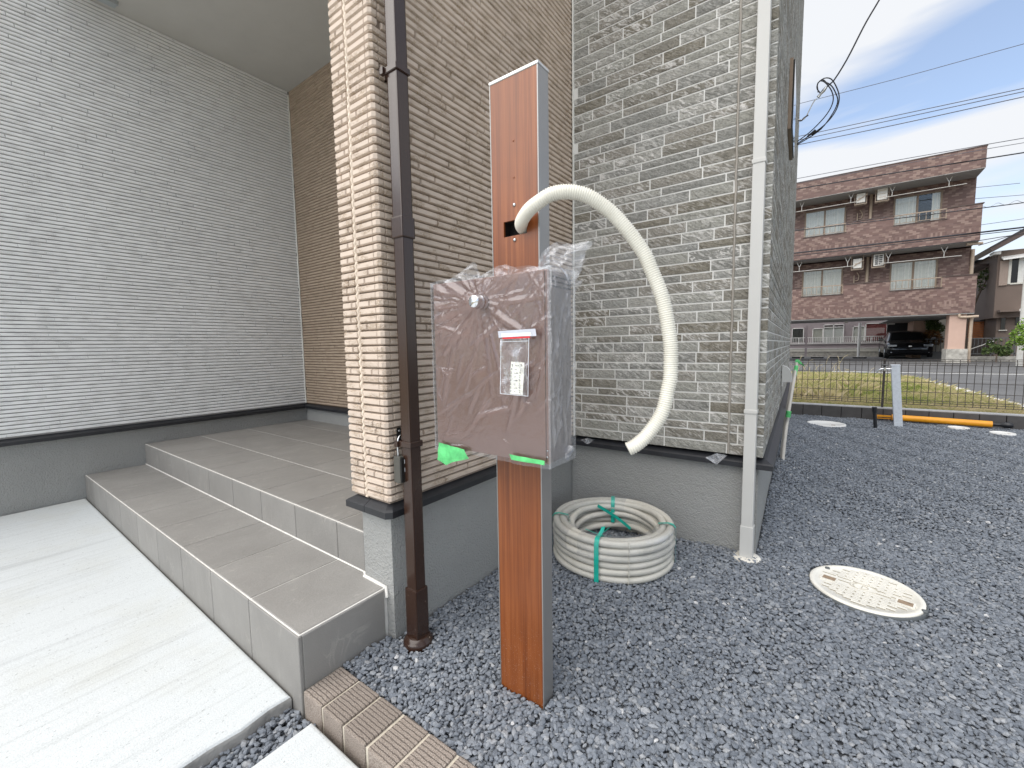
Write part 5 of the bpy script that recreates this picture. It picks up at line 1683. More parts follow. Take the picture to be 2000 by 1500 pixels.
for fl_, (zb_, zt_, zn, zw0, zw1) in enumerate(((4.78, 6.17, 5.75, 5.6, 7.2), (1.98, 3.46, 3.03, 2.9, 4.40))):
    p_ = MB()
    p_.box(XL, YB, zb_, XR, YB + 0.14, zn)
    xs5 = [XL] + [v for n_ in nots for v in n_] + [XR]
    for a, b in zip(xs5[::2], xs5[1::2]):
        p_.box(a, YB, zn, b, YB + 0.14, zt_)
    par = p_.build('balcony_parapet', M['facade'], ap)
    vb = MB().box(XL, YB - 0.006, zb_ + 0.26, XR, YB, zb_ + 0.495)
    vb.build('tile_band', M['facade_band'], par)
    c_ = MB()
    for a, b in zip(xs5[::2], xs5[1::2]):
        c_.box(a, YB - 0.03, zt_, b + (0.04 if b == XR else 0), YB + 0.17, zt_ + 0.035)
    for a, b in nots:
        c_.box(a - 0.02, YB - 0.03, zn, b + 0.02, YB + 0.17, zn + 0.03)
    c_.build('coping', M['cap_brown'], par)
    for a, b in nots:
        r_ = MB()
        r_.box(a, YB + 0.03, zt_ - 0.02, b, YB + 0.06, zt_ + 0.02)
        r_.box(a, YB + 0.035, zn + 0.08, b, YB + 0.055, zn + 0.10)
        nb_ = 8
        for k_ in range(1, nb_):
            x = a + (b - a) * k_ / nb_
            r_.box(x - 0.009, YB + 0.036, zn + 0.1, x + 0.009, YB + 0.054, zt_ - 0.02)
        r_.box(a, YB + 0.03, zn + 0.03, a + 0.03, YB + 0.06, zt_)
        r_.box(b - 0.03, YB + 0.03, zn + 0.03, b, YB + 0.06, zt_)
        r_.build('balcony_railing', M['rail_metal'], ap)
    for wi, (a, b) in enumerate(wins):
        fr_ = MB()
        y0, y1 = YR - 0.06, YR - 0.002
        fr_.box(a, y0, zw0, a + 0.06, y1, zw1).box(b - 0.06, y0, zw0, b, y1, zw1).box(a + 0.06, y0, zw1 - 0.06, b - 0.06, y1, zw1)
        xm = (a + b) / 2
        fr_.box(xm - 0.035, y0, zw0, xm + 0.035, y1, zw1 - 0.06)
        wf = fr_.build('window', M['window_frame'], ap)
        for side, (p0_, p1_) in enumerate(((a + 0.06, xm - 0.035), (xm + 0.035, b - 0.06))):
            MB().box(p0_, y0 + 0.03, zw0, p1_, y0 + 0.034, zw1 - 0.06).build('pane', M['glass'], wf)
            if not (fl_ == 0 and wi == 1 and side == 1):
                spans = [(p0_, p1_)]
            else:
                spans = [(p0_ + (p1_ - p0_) * 0.62, p1_)]
                MB().box(p0_, y1 - 0.016, zw0, p1_, y1 - 0.012, zw1 - 0.06).build('interior_shade_panel', M['painted_shade'], wf)  # flat panel, the unlit room's shade painted as its colour
            for s0, s1 in spans:
                xx = np.linspace(s0, s1, 26)
                yv = [y1 - 0.018 + 0.006 * math.sin(x * 75 + 2 * math.sin(x * 17)) for x in xx]
                cm_ = MB()
                cm_.add([(x, y - 0.004, zw0) for x, y in zip(xx, yv)] + [(x, y - 0.004, zw1 - 0.06) for x, y in zip(xx, yv)], [(i, i + 1, 27 + i, 26 + i) for i in range(25)], True)
                cm_.build('curtain', M['curtain'], wf, fix=False)
    # laundry pole brackets hanging from the soffit
    zt2 = zb_ + 2.74
    for xb_ in (-0.05, 1.77, 3.16, 4.89):
        b_ = MB()
        for dx in (-0.10, 0.10):
            b_.bar((xb_ + dx, YB + 0.35, zt2), (xb_, YB + 0.35, zt2 - 0.24), 0.020)
        b_.bar((xb_, YB + 0.35, zt2 - 0.24), (xb_, YB + 0.35, zt2 - 0.44), 0.020)
        b_.build('drying_pole_bracket', M['pale_metal'], ap)
    for x0_, x1_ in ((-0.6, 2.0), (2.9, 5.4)):
        MB().tube([(x0_, YB + 0.33, zt2 - 0.43), (x1_, YB + 0.33, zt2 - 0.42)], 0.016, 6).build('drying_pole', M['pale_metal'], ap)
    dpp = MB().tube([(2.52, YR - 0.10, zb_ + 1.3), (2.52, YR - 0.10, zb_ + 2.76)], 0.055, 10)
    dpp.build('drain_pipe', M['tan_pipe'], ap)
    dpp = MB().tube(spline([(2.06, YR - 0.05, zt2 - 0.75), (2.06, YR - 0.05, zt2 - 1.4)], 6)[0], 0.022, 6)
    dpp.tube(spline([(2.15, YR - 0.06, zt2 - 0.62), (2.23, YR - 0.06, zt2 - 0.8), (2.20, YR - 0.06, zt2 - 0.98), (2.10, YR - 0.06, zt2 - 1.0)], 12)[0], 0.018, 6)
    dpp.build('drain_pipe', M['tan_pipe'], ap)
pl_ = MB().box(5.15, YB + 0.12, 0.53, 5.64, YB + 0.75, 1.945)
pl_.build('pillar', M['pink_wall'], ap)
MB().box(5.10, YB + 0.0, -0.05, 5.72, YB + 0.82, 0.545).build('pillar_base', M['old_concrete'], ap)
MB().box(-6.4, YB + 0.12, -0.05, -5.9, YB + 0.75, 1.945).build('pillar', M['pink_wall'], ap)
dpp = MB().tube([(5.80, YB + 0.25, 0.02), (5.80, YB + 0.25, 1.82)], 0.055, 12)
dpp.tube([(5.80, YB + 0.25, 0.0), (5.80, YB + 0.25, 0.06)], 0.075, 12)
dpp.tube(spline([(5.42, YB + 0.06, 1.96), (5.42, YB + 0.06, 1.87), (5.50, YB + 0.06, 1.82), (5.95, YB + 0.06, 1.83)], 18)[0], 0.05, 10)
dpp.build('drain_pipe', M['tan_pipe'], ap)
dpp = MB().tube([(5.86, YR - 0.05, 3.5), (5.86, YR - 0.05, 4.62)], 0.06, 10)
dpp.tube([(5.5, YB + 0.2, 4.70), (5.95, YB + 0.3, 4.70)], 0.055, 10)
dpp.build('drain_pipe', M['tan_pipe'], ap)
MB().box(4.85, 30.6, -0.05, 5.30, 32.6, 1.94).build('pillar', M['pink_wall'], ap)
MB().box(4.03, 33.3, -0.05, 5.4, 33.5, 1.94).build('recess_shade_panel', M['painted_shade'], ap)  # flat near-black panel, shade under the block painted on
lg = MB().box(1.85, 27.2, 1.86, 1.97, 27.32, 1.94).box(3.85, 30.6, 1.80, 4.1, 30.75, 1.86)
lg.build('soffit_lamp', M['pale_metal'], ap)

# air conditioners hung under the soffits
def ac(x0, x1, z0, z1, grille, label):
    t = thing('air_conditioner', label, 'air conditioner', ((x0 + x1) / 2, YB + 0.45, z0), 'air conditioners hung on the apartment balconies')
    y0, y1 = YB + 0.42, YB + 0.70
    bevel_box(x0, y0, z0, x1, y1, z1, 0.012, 1).build('casing', M['ac_white'], t)
    hg = MB()
    for x in (x0 - 0.05, x1 + 0.05):
        hg.box(x - 0.014, y0 + 0.1, z0 - 0.06, x + 0.014, y0 + 0.14, z1 + 0.16)
    hg.box(x0 - 0.06, y0 + 0.02, z0 - 0.07, x1 + 0.06, y0 + 0.06, z0 - 0.035)
    hg.box(x0 - 0.06, y1 - 0.06, z0 - 0.07, x1 + 0.06, y1 - 0.02, z0 - 0.035)
    hg.build('hanger', M['rail_metal'], t)
    g_ = MB()
    cx_, cz_ = (x0 + x1) / 2, (z0 + z1) / 2
    if grille == 2:
        for r_ in range(5):
            for c_i in range(2):
                a = cx_ - 0.13 + c_i * 0.14
                zz = z0 + 0.05 + r_ * (z1 - z0 - 0.08) / 5
                g_.box(a, y0 - 0.006, zz, a + 0.12, y0 + 0.01, zz + (z1 - z0) / 5 - 0.035)
    elif grille == 1:
        for r_ in range(3):
            g_.box(cx_ - 0.11, y0 - 0.006, z0 + 0.10 + r_ * 0.14, cx_ + 0.11, y0 + 0.01, z0 + 0.115 + r_ * 0.14)
    else:
        g_.box(cx_ - 0.10, y0 - 0.006, cz_ - 0.02, cx_ + 0.1, y0 + 0.01, cz_)
        g_.bar((cx_ - 0.12, y0 - 0.02, cz_ - 0.1), (cx_ + 0.22, y0 - 0.02, cz_ + 0.12), 0.03)
    g_.build('grille', M['ac_dark'] if grille == 2 else M['tan_pipe'], t)
ac(1.97, 2.28, 7.06, 7.46, 0, 'left air conditioner on the top floor balcony, plain white front')
ac(2.68, 3.02, 7.04, 7.52, 1, 'right air conditioner on the top floor balcony, white with thin slits')
ac(1.97, 2.28, 4.20, 4.62, 0, 'left air conditioner on the middle floor balcony, plain white front')
ac(2.68, 3.02, 4.22, 4.72, 2, 'right air conditioner on the middle floor, white with a black grille')

# ------------------------------------------------------------------ low flats seen under the apartment block
rh = thing('row_flats', 'low mauve flats with white balcony railings seen under the apartment block', 'flats', (1.6, 33, 0))
YH = 33.0
MB().box(-4, YH, 0.50, 4.02, YH + 0.2, 0.78).box(-4, YH + 1.0, 0.5, 4.02, YH + 1.2, 3.4).build('wall', M['mauve_wall'], rh)
MB().box(-4, YH - 0.05, -0.05, 4.02, YH + 0.3, 0.30).build('base_wall', M['old_concrete'], rh)
MB().box(-4, YH - 0.08, 0.30, 4.02, YH + 0.25, 0.49).build('balcony_slab', M['cream_wall'], rh)
MB().box(-4, YH - 0.10, 0.485, 4.02, YH, 0.515).box(-4, YH - 0.06, 0.78, 4.02, YH + 0.02, 0.82).build('ledge', M['white_paint'], rh)
rl = MB().box(-4, YH - 0.05, 1.18, 4.0, YH, 1.215).box(-4, YH - 0.05, 0.85, 4.0, YH, 0.875)
for x in np.arange(-3.9, 4.0, 0.72):
    rl.box(x - 0.02, YH - 0.055, 0.8, x + 0.02, YH + 0.005, 1.2)
rl.build('railing_frame', M['white_paint'], rh)
bal = MB().box(-0.011, YH - 0.04, 0.87, 0.011, YH - 0.015, 1.19).mesh('baluster', M['white_paint'])
for x in np.arange(-1.4, 4.0, 0.09):
    place('baluster', bal, rh, Matrix.Translation((x, 0, 0)))
def rwin(x0, x1, z0, z1, kind):
    y = YH + 0.99
    f_ = MB().box(x0, y - 0.05, z0, x0 + 0.04, y, z1).box(x1 - 0.04, y - 0.05, z0, x1, y, z1).box(x0, y - 0.05, z1 - 0.04, x1, y, z1)
    if kind == 'double':
        f_.box((x0 + x1) / 2 - 0.025, y - 0.05, z0, (x0 + x1) / 2 + 0.025, y, z1).box(x0, y - 0.05, z1 - 0.2, x1, y, z1 - 0.16)
    wf = f_.build('window', M['white_paint'], rh)
    MB().box(x0 + 0.04, y - 0.02, z0, x1 - 0.04, y - 0.012, z1 - 0.04).build('pane', M['glass'], wf)
    mt = {'double': 'curtain', 'red': 'red_curtain', 'screen': 'ac_dark', 'panel': 'cream_wall'}[kind]
    xx = np.linspace(x0 + 0.04, x1 - 0.04, 30)
    cm_ = MB().add([(x, y - 0.006 + 0.004 * math.sin(x * 60), z0) for x in xx] + [(x, y - 0.006 + 0.004 * math.sin(x * 60), z1 - (0.2 if kind == 'double' else 0.05)) for x in xx], [(i, i + 1, 31 + i, 30 + i) for i in range(29)], True)
    cm_.build('curtain', M[mt], wf, fix=False)
rwin(-0.75, -0.08, 0.95, 1.85, 'screen')
rwin(0.96, 2.02, 0.85, 2.02, 'double')
rwin(0.38, 0.95, 0.95, 1.80, 'panel')
rwin(2.45, 3.05, 0.95, 1.85, 'panel')
rwin(3.06, 4.10, 0.95, 2.02, 'red')
wp = MB().tube([(2.62, YH - 2.5, 0.02), (2.62, YH - 2.5, 1.935)], 0.065, 12)
tag(wp.build('support_post', M['white_paint']), 'slim white post under the apartment block in front of the white railings', 'post')
wp = MB().box(0.05, YH - 0.7, 0.02, 0.17, YH - 0.6, 1.935)
tag(wp.build('support_post', M['mauve_wall']), 'mauve square post left of the curtained window under the apartment block', 'post')
ws = bevel_box(-0.30, 0, 0, 0.30, 0.12, 0.10, 0.02, 1).mesh('wheel_stop', M['car_black'])
for i, x in enumerate((-0.15, 0.75, 1.62, 2.62)):
    o = place('wheel_stop', ws, None, Matrix.Translation((x, 29.2, -0.01)))
    tag(o, ('leftmost of the four black wheel stops under the apartment block', 'second black wheel stop from the left under the apartment block', 'third black wheel stop from the left, by the slim white post', 'black wheel stop nearest the black car under the apartment block')[i], 'wheel stop', 'wheel stops under the apartment block')

# ------------------------------------------------------------------ black car
cx0, cy0 = 4.50, 28.3
car = thing('parked_car', 'black car parked nose out in the shade under the apartment block', 'car', (cx0, cy0 + 2, 0))
st_ = [  # y, half width, z bottom, z belt, z roof, half roof
    (0.00, 0.62, 0.34, 0.56, 0.58, 0.50), (0.06, 0.80, 0.22, 0.66, 0.70, 0.60), (0.30, 0.87, 0.20, 0.76, 0.80, 0.66), (0.75, 0.89, 0.20, 0.84, 0.88, 0.70),
    (1.12, 0.90, 0.20, 0.90, 0.95, 0.72), (1.75, 0.90, 0.20, 0.94, 1.36, 0.60), (2.3, 0.90, 0.20, 0.95, 1.44, 0.60), (3.2, 0.90, 0.20, 0.95, 1.40, 0.58), (4.0, 0.88, 0.22, 0.93, 1.05, 0.60), (4.35, 0.78, 0.3, 0.85, 0.88, 0.5)]
vs, fs = [], []
for (y, hw, zb_, zbe, zr_, hr) in st_:
    half = [(0, zb_), (hw * 0.9, zb_), (hw, zb_ + 0.12), (hw, zbe - 0.12), (hw * 0.965, zbe), (hr + 0.04, zr_ - 0.04), (hr * 0.7, zr_), (0, zr_ + 0.012)]
    full = half + [(-x, z) for x, z in half[-2:0:-1]]
    for x, z in full:
        vs.append((cx0 + x, cy0 + y, z))
n_ = 14
for i in range(len(st_) - 1):
    for k_ in range(n_):
        k2 = (k_ + 1) % n_
        fs.append((i * n_ + k_, i * n_ + k2, (i + 1) * n_ + k2, (i + 1) * n_ + k_))
fs.append(tuple(range(n_))); fs.append(tuple((len(st_) - 1) * n_ + k for k in range(n_)))
body = MB().add(vs, fs, True).build('body', M['car_black'], car)
MB().add([(cx0 - 0.66, cy0 + 1.10, 0.965), (cx0 + 0.66, cy0 + 1.10, 0.965), (cx0 + 0.54, cy0 + 1.70, 1.345), (cx0 - 0.54, cy0 + 1.70, 1.345)], [(0, 1, 2, 3)]).build('windscreen', M['car_glass'], car)
for sx in (-1, 1):
    h_ = bevel_box(cx0 + sx * 0.66 - 0.17, cy0 + 0.03, 0.60, cx0 + sx * 0.66 + 0.17, cy0 + 0.30, 0.72, 0.03, 2)
    h_.build('headlight', M['lamp_glass'], car)
    mr = bevel_box(cx0 + sx * 1.02 - 0.10, cy0 + 1.35, 0.92, cx0 + sx * 1.02 + 0.10, cy0 + 1.47, 1.06, 0.03, 2)
    mr.box(cx0 + sx * 0.90 - 0.06, cy0 + 1.40, 0.93, cx0 + sx * 0.90 + 0.06, cy0 + 1.43, 0.96)
    mr.build('mirror', M['car_black'], car)
    for yy_ in (0.80, 3.45):
        wh = MB().lathe([(0.20, -0.10), (0.31, -0.10), (0.325, -0.07), (0.325, 0.07), (0.31, 0.10), (0.20, 0.10)], (cx0 + sx * 0.80, cy0 + yy_, 0.32), 24, 'X').build('wheel', M['tyre'], car)
        MB().lathe([(0.19, -0.105), (0.19, 0.105)], (cx0 + sx * 0.80, cy0 + yy_, 0.32), 20, 'X').build('rim', M['steel'], wh)
    bevel_box(cx0 + sx * 0.62 - 0.10, cy0 + 0.03, 0.30, cx0 + sx * 0.62 + 0.10, cy0 + 0.10, 0.36, 0.015, 1).build('fog_light', M['lamp_glass'], car)
gr_ = MB()
for k_ in range(4):
    gr_.box(cx0 - 0.42, cy0 + 0.0, 0.40 + k_ * 0.05, cx0 + 0.42, cy0 + 0.05, 0.42 + k_ * 0.05)
gr_.box(cx0 - 0.06, cy0 - 0.01, 0.60, cx0 + 0.06, cy0 + 0.05, 0.66)
gr_.build('grille', M['steel'], car)

# ------------------------------------------------------------------ neighbour house at the right, things between
nh = thing('neighbour_house', 'brown rendered house with a dark tiled roof at the right edge beyond the apartment block', 'house', (8.5, 26, 0))
YN = 26.0
MB().box(6.74, YN, 1.80, 12, 32, 4.55).box(6.90, YN + 0.25, -0.05, 12, 32, 1.80).build('wall', M['house_wall'], nh)
# gable roof sloping down to the left
rf = MB()
prof_ = [(6.36, 4.66), (6.46, 4.48), (9.5, 6.46), (12.6, 4.50), (12.6, 4.68), (9.5, 6.78)]
k = len(prof_)
vs = [(x, y, z) for y in (YN - 0.55, 32.4) for x, z in prof_]
rf.add(vs, [tuple(range(k)), tuple(range(k, 2 * k))[::-1]] + [(i, (i + 1) % k, k + (i + 1) % k, k + i) for i in range(k)])
rf.build('roof', M['cap_brown'], nh)
tlm = MB().box(0, 0, 0, 0.27, 0.30, 0.035).mesh('roof_tile', M['roof_tile'])
sl_ = math.atan2(6.72 - 4.66, 9.5 - 6.42)
for i in range(14):
    for j in range(3):
        m_ = Matrix.Translation((6.40 + i * 0.26 * math.cos(sl_), YN - 0.58 + j * 0.31, 4.645 + i * 0.26 * math.sin(sl_))) @ Matrix.Rotation(-sl_ + 0.06, 4, 'Y')
        place('roof_tile', tlm, nh, m_)
sub_ = MB().box(6.30, YN + 1.2, 4.10, 6.95, 31, 4.22)
sub_.build('eaves', M['cap_brown'], nh)
MB().box(6.55, YN - 0.3, 4.38, 6.75, YN + 0.3, 4.50).build('gutter_end', M['pale_metal'], nh)
wf = MB().box(7.05, YN - 0.05, 3.16, 7.13, YN, 4.20).box(7.13, YN - 0.05, 3.14, 8.3, YN, 3.20).build('window', M['cream_wall'], nh)
MB().box(7.13, YN - 0.03, 3.20, 7.32, YN - 0.02, 4.2).build('pane', M['car_glass'], wf)
MB().box(7.32, YN - 0.04, 3.20, 8.2, YN - 0.025, 4.2).build('curtain', M['curtain'], wf)
MB().box(6.80, YN - 0.07, 3.12, 7.04, YN, 4.12).build('shutter_box', M['shutter'], nh)
aw = MB()
aw.add([(6.82, YN, 4.30), (8.4, YN, 4.42), (8.4, YN - 0.35, 4.28), (6.82, YN - 0.35, 4.16), (6.82, YN, 4.25), (8.4, YN, 4.37), (8.4, YN - 0.35, 4.24), (6.82, YN - 0.35, 4.12)], [(0, 1, 2, 3), (4, 5, 6, 7), (0, 1, 5, 4), (1, 2, 6, 5), (2, 3, 7, 6), (3, 0, 4, 7)])
aw.build('window_hood', M['white_paint'], nh)
aw = MB().box(6.82, YN - 0.45, 2.02, 7.35, YN, 2.10)
aw.build('porch_hood', M['house_wall'], nh)
aw = MB().add([(7.35, YN - 0.5, 2.02), (7.7, YN - 0.5, 2.2), (7.7, YN, 2.24), (7.35, YN, 2.08)], [(0, 1, 2, 3)])
aw.build('awning', M['white_paint'], nh)
MB().box(7.02, YN + 0.2, 1.32, 7.14, YN + 0.26, 1.80).build('window', M['car_glass'], nh)
MB().box(6.96, YN + 0.15, 1.26, 7.20, YN + 0.26, 1.30).build('window_sill', M['cream_wall'], nh)
MB().box(7.42, YN + 0.2, 1.50, 8.0, YN + 0.26, 2.0).build('window', M['car_glass'], nh)

bh = thing('balcony_house', 'pale house with an ornate metal balcony between the apartment block and the brown house', 'house', (8, 31.5, 0))
MB().box(7.0, 31.6, 2.6, 10, 36, 4.75).build('wall', M['cream_wall'], bh)
MB().box(6.9, 31.8, -0.05, 10, 36, 2.55).build('lower_wall', M['green_wall'], bh)
MB().box(6.95, 30.9, 2.52, 8.2, 31.8, 2.64).build('balcony_floor', M['white_paint'], bh)
MB().box(6.95, 31.55, 3.45, 8.2, 31.62, 4.10).build('shingled_wall', M['ac_dark'], bh)
for k_ in range(7):
    MB().box(6.96, 31.53, 3.42 + k_ * 0.10, 8.2, 31.56, 3.49 + k_ * 0.10).build('shingle_course', M['old_concrete'], bh)
br = MB().box(6.98, 30.92, 3.26, 8.1, 30.96, 3.31).box(6.98, 30.92, 2.66, 8.1, 30.96, 2.70)
for cxr in (7.28, 7.66):
    for rr_ in (0.10, 0.19):
        br.tube([(cxr - rr_, 30.94, 3.26)] + [(cxr + rr_ * math.sin(a), 30.94, 2.95 - rr_ * math.cos(a)) for a in np.linspace(-PI / 2, PI / 2, 10)] + [(cxr + rr_, 30.94, 3.26)], 0.016, 5)
br.build('balcony_railing', M['pale_metal'], bh)
MB().box(6.7, 30.6, 4.70, 10, 36.5, 4.85).build('roof', M['roof_tile'], bh)
ob = thing('board_fence', 'orange-brown board gate between the pillars and the brown house', 'board fence', (6.85, 28, 0))
for k_ in range(9):
    bevel_box(6.30, 28.0, 0.98 + k_ * 0.084, 7.10, 28.03, 1.055 + k_ * 0.084, 0.004, 1).build('board', M['orange_board'], ob)
MB().box(7.10, 27.95, -0.05, 7.17, 28.05, 1.9).box(6.2, 27.95, 1.74, 7.2, 28.05, 1.80).build('frame', M['ac_dark'], ob)
lf_ = thing('low_fence', 'low dark metal fence on a stone plinth in front of the brown house', 'fence', (6.6, 25, 0))
MB().box(5.86, 25.2, -0.05, 8.5, 25.4, 0.22).build('plinth', M['old_concrete'], lf_)
fr_ = MB().box(5.9, 25.27, 0.94, 8.4, 25.31, 0.98).box(5.9, 25.27, 0.30, 8.4, 25.31, 0.34)
for x in (5.95, 6.6, 7.25, 7.9):
    fr_.box(x - 0.02, 25.27, 0.2, x + 0.02, 25.31, 0.98)
fr_.build('fence_frame', M['ac_dark'], lf_)
bal = MB().box(-0.008, 25.275, 0.32, 0.008, 25.305, 0.96).mesh('fence_bar', M['ac_dark'])
for x in np.arange(6.0, 8.3, 0.11):
    place('fence_bar', bal, lf_, Matrix.Translation((x, 0, 0)))
hr = MB().bar((5.98, 25.1, 0.52), (6.62, 25.1, 0.84), 0.03)
tag(hr.build('handrail', M['pale_metal']), 'slanting pale handrail in front of the low dark metal fence', 'handrail')

# plants
def foliage(t, pts, n, size, mat, name='foliage', sd=0.0):
    c = np.array([p[:3] for p in pts]); r_ = np.array([p[3] for p in pts])
    k_ = rng.choice(len(c), n, p=(r_ ** 3) / (r_ ** 3).sum())
    d_ = rng.normal(0, 1, (n, 3)); d_ /= np.linalg.norm(d_, axis=1)[:, None]
    p = c[k_] + d_ * (r_[k_] * rng.uniform(0.45, 1.08, n) ** 0.7)[:, None]
    a = rng.normal(0, 1, (n, 3)); a /= np.linalg.norm(a, axis=1)[:, None]
    b = np.cross(a, rng.normal(0, 1, (n, 3))); b /= np.linalg.norm(b, axis=1)[:, None]
    s_ = size * rng.uniform(0.6, 1.4, n)[:, None]
    v = np.stack([p - a * s_, p - b * s_ * 0.45, p + a * s_, p + b * s_ * 0.45], 1).reshape(-1, 3)
    return link(bpy.data.objects.new(name, np_mesh(name, v, np.arange(n * 4).reshape(n, 4), mat)), t)
bs = thing('bush', 'bright green leafy bush at the right edge beside the utility pole', 'bush', (6.25, 20.5, 0))
foliage(bs, [(6.25, 20.4, 1.05, 0.30), (6.45, 20.5, 0.85, 0.34), (6.30, 20.6, 1.30, 0.20), (6.05, 20.4, 0.80, 0.14), (6.02, 20.4, 1.08, 0.09), (6.12, 20.4, 1.30, 0.09), (6.22, 20.4, 1.48, 0.10), (6.6, 20.4, 1.25, 0.3)], 1600, 0.045, M['leaf_bright'])
MB().tube([(6.35, 20.5, -0.02), (6.33, 20.5, 0.5), (6.4, 20.5, 0.9)], [0.03, 0.025, 0.015], 7).build('stem', M['bark'], bs)
bs = thing('bush', 'dark spiky bush behind the utility pole in front of the brown house', 'bush', (6.6, 24.4, 0))
foliage(bs, [(6.55, 24.5, 0.55, 0.18), (6.8, 24.6, 0.45, 0.22), (6.4, 24.6, 0.78, 0.12), (6.62, 24.5, 0.86, 0.10), (6.95, 24.6, 0.72, 0.12), (6.3, 24.5, 0.45, 0.14)], 800, 0.055, M['leaf_dark'])
MB().tube([(6.6, 24.5, -0.02), (6.6, 24.5, 0.5)], [0.03, 0.02], 6).build('stem', M['bark'], bs)
tr = thing('tree', 'thin tree with sparse yellow-green leaves between the apartment block and the houses', 'tree', (6.35, 27, 0))
MB().tube([(6.2, 27.2, -0.02), (6.22, 27.2, 1.7), (6.5, 27.3, 2.8), (6.75, 27.3, 3.6)], [0.05, 0.04, 0.03, 0.015], 8).build('trunk', M['bark'], tr)
MB().tube([(6.35, 27.2, 2.4), (6.55, 27.2, 3.1), (6.50, 27.2, 3.6)], [0.022, 0.016, 0.010], 6).build('limb', M['bark'], tr)
foliage(tr, [(6.72, 27.3, 3.75, 0.26), (6.45, 27.2, 3.55, 0.2), (6.95, 27.4, 4.0, 0.25), (6.6, 27.3, 3.2, 0.16)], 420, 0.06, M['leaf_dark'], 'crown')
vn = thing('climbing_plant', 'climber with green and rusty leaves behind the pillar of the apartment block', 'plant', (5.75, 30, 0))
foliage(vn, [(5.55, 30.1, 1.65, 0.28), (5.75, 30.2, 1.5, 0.25), (5.4, 30.1, 1.8, 0.2)], 900, 0.06, M['leaf_dark'])
foliage(vn, [(5.55, 30.05, 1.15, 0.28), (5.70, 30.1, 0.9, 0.24), (5.4, 30.1, 1.3, 0.2)], 700, 0.06, M['leaf_brown'], 'rusty_foliage')
MB().tube([(5.5, 30.15, -0.02), (5.52, 30.15, 1.6)], 0.03, 6).build('stem', M['bark'], vn)
gw = MB().box(5.2, 30.8, -0.05, 6.4, 31.0, 2.3)
tag(gw.build('garden_wall', M['cream_wall']), 'pale wall behind the climber seen between the apartment pillars', 'wall')
gw = MB().box(5.0, 28.9, -0.05, 6.2, 29.1, 0.35)
for x in np.arange(5.2, 6.2, 0.16):
    gw.box(x - 0.012, 28.98, 0.35, x + 0.012, 29.01, 0.98)
gw.box(5.1, 28.97, 0.95, 6.2, 29.02, 0.99)
tag(gw.build('garden_fence', M['ac_dark']), 'short dark fence behind the pink pillar at the back of the parking', 'fence')

up = thing('utility_pole', 'grey concrete utility pole at the right edge of the photo', 'utility pole', (6.60, 21.8, 0))
MB().tube([(6.60, 21.8, -0.05), (6.60, 21.8, 9.5)], [0.13, 0.10], 18).build('shaft', M['pole_concrete'], up)
# ------------------------------------------------------------------ overhead cables
def cable(pts, r_, label, mat='cable', ext=True, sag=0.0):
    P = np.array(pts, float)
    if ext:
        d0 = P[0] - P[1]; d1 = P[-1] - P[-2]
        P = np.vstack([P[0] + d0 / np.linalg.norm(d0) * 9, P, P[-1] + d1 / np.linalg.norm(d1) * 12])
    m_ = MB().tube(spline(P, 40)[0], r_, 6)
    tag(m_.build('overhead_cable', M[mat]), label, 'cable', 'overhead cables along the street')
cable([(0.19, 16, 8.26), (2.51, 16, 8.17), (4.76, 16, 8.14)], 0.008, 'topmost thin cable alone across the sky above the apartment block', 'cable_grey')
cable([(0.29, 14, 6.52), (2.38, 14, 6.43), (4.37, 14, 6.34)], 0.009, 'upper one of three close parallel cables in the sky above the parapet', 'cable_grey')
cable([(0.31, 14, 6.42), (2.38, 14, 6.34), (4.37, 14, 6.27)], 0.009, 'middle one of three close parallel cables in the sky above the parapet', 'cable_grey')
cable([(0.31, 14, 6.30), (2.39, 14, 6.21), (4.38, 14, 6.16)], 0.010, 'lower one of three close parallel cables in the sky above the parapet', 'cable_grey')
cable([(-0.05, 20, 7.26), (2.65, 20, 7.20), (5.03, 20, 7.12), (5.80, 20, 7.09)], 0.011, 'thin grey cable skimming just over the roof edge of the apartment block', 'cable_grey')
cable([(-0.04, 20, 7.09), (5.01, 20, 6.98), (5.81, 20, 6.95)], 0.009, 'thin grey cable crossing the top corner of the apartment parapet', 'cable_grey')
cable([(0.41, 12, 4.55), (2.06, 12, 4.50), (3.50, 12, 4.44), (3.99, 12, 4.42)], 0.012, 'black cable crossing the roof parapet tiles of the apartment block')
cable([(0.22, 15, 4.22), (2.42, 15, 4.16), (4.07, 15, 4.12), (4.75, 15, 4.11)], 0.011, 'black cable with a spiral wire round it crossing the top floor railings')
sp_ = spline([(0.22, 15, 4.22), (2.42, 15, 4.16), (4.07, 15, 4.12), (6.75, 15, 4.10)], 400)[0]
sp_ = [(p[0], p[1] + 0.035 * math.sin(i * 0.35), p[2] + 0.035 + 0.035 * math.cos(i * 0.35)) for i, p in enumerate(sp_)]
tag(MB().tube(sp_, 0.004, 4).build('spiral_wire', M['cable_grey']), 'loose spiral wire wound along a black cable by the top floor railings', 'wire')
cable([(0.23, 15, 3.57), (2.62, 15, 3.55), (4.06, 15, 3.54), (4.78, 15, 3.54)], 0.019, 'thickest black cable crossing the tile band of the top floor balcony')
cable([(0.23, 15, 3.485), (4.06, 15, 3.49), (4.78, 15, 3.49)], 0.009, 'thin black cable just under the thickest cable across the facade')
cable([(-0.17, 22, 4.40), (5.41, 22, 4.45), (6.17, 22, 4.49)], 0.013, 'black cable along the bottom edge of the top floor balcony')
cable([(5.98, 26.4, 7.36), (7.27, 26.4, 7.25)], 0.010, 'highest faint cable in the sky right of the apartment block', 'cable_grey', False)
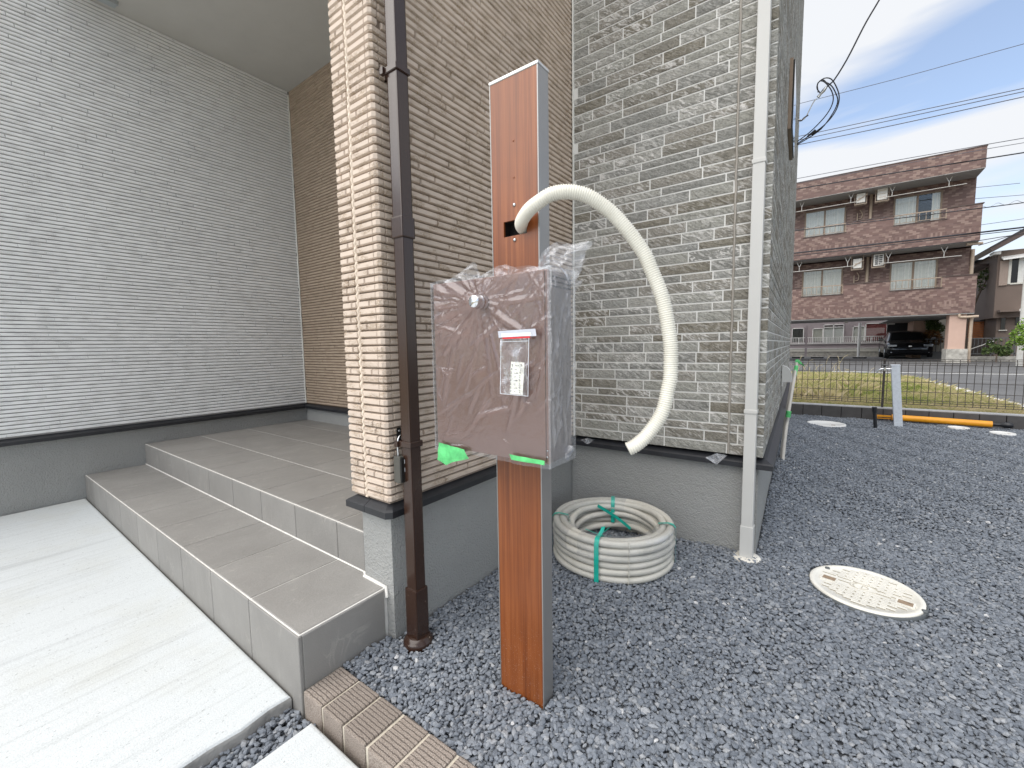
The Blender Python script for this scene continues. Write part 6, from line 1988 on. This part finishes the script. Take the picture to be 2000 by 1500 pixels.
cable([(6.02, 26.4, 6.90), (7.30, 26.4, 6.77), (9, 26.4, 6.6)], 0.010, 'second faint cable in the sky right of the apartment block', 'cable_grey', False)
cable([(6.21, 26.4, 5.77), (7.36, 26.4, 5.80), (9, 26.4, 5.85)], 0.010, 'faint cable in the sky just above the brown house roof', 'cable_grey', False)
cable([(5.80, 24.2, 4.59), (6.2, 24.2, 4.70), (6.59, 24.2, 4.82), (8, 24.2, 5.3)], 0.013, 'cable rising from the apartment drain pipe towards the brown house roof', 'cable', False)

dr = thing('service_drop', 'house service cable with an insulated clamp and hanging loops by the stone wall', 'service cable', (0.9, 5.3, 3.4))
YD = 5.3
MB().tube(spline([(1.95, YD, 5.3), (1.60, YD, 4.64), (1.40, YD, 4.27), (1.30, YD, 4.09), (1.17, YD, 3.81), (1.06, YD, 3.63), (1.01, YD, 3.60)], 30)[0], 0.0075, 8).build('cable', M['cable'], dr)
MB().tube([(1.01, YD, 3.60), (0.985, YD, 3.57), (0.96, YD, 3.545), (0.94, YD, 3.52)], [0.012, 0.018, 0.012, 0.016], 10).build('clamp', M['steel'], dr)
MB().tube(spline([(0.93, YD, 3.51), (0.90, YD, 3.48), (0.83, YD, 3.34), (0.78, YD, 3.34), (0.72, YD, 3.34)], 16)[0], 0.005, 6).build('stay_wire', M['pale_metal'], dr)
MB().tube(spline([(0.70, YD, 3.34), (0.77, YD, 3.335), (0.80, YD, 3.325), (0.82, YD, 3.345), (0.86, YD, 3.365)], 16)[0], 0.008, 6).build('hook', M['cable_grey'], dr)
for pts in ([(1.02, YD, 3.62), (0.97, YD, 3.69), (0.93, YD, 3.66), (0.98, YD, 3.695), (1.05, YD, 3.66), (1.11, YD, 3.52), (1.12, YD, 3.41), (1.08, YD, 3.30), (0.98, YD, 3.20), (0.78, YD, 3.10), (0.70, YD, 3.06)],
            [(0.96, YD + .02, 3.56), (0.925, YD + .02, 3.63), (0.95, YD + .02, 3.69), (1.04, YD + .02, 3.62), (1.09, YD + .02, 3.52), (1.11, YD + .02, 3.42), (1.06, YD + .02, 3.30), (0.96, YD + .02, 3.18), (0.78, YD + .02, 3.095), (0.70, YD + .02, 3.06)],
            [(0.94, YD - .02, 3.56), (0.93, YD - .02, 3.64), (0.96, YD - .02, 3.67), (1.01, YD - .02, 3.62), (1.06, YD - .02, 3.52), (1.07, YD - .02, 3.42), (1.02, YD - .02, 3.31), (0.90, YD - .02, 3.19), (0.78, YD - .02, 3.115), (0.70, YD - .02, 3.08)]):
    MB().tube(spline(pts, 50)[0], 0.0055, 7).build('cable_loop', M['cable'], dr)
for a, b in (((0.93, YD, 3.19), (0.86, YD, 3.14)), ((0.98, YD + .02, 3.20), (0.90, YD + .02, 3.15))):
    MB().tube([a, b], 0.011, 8).build('splice_sleeve', M['cable'], dr)
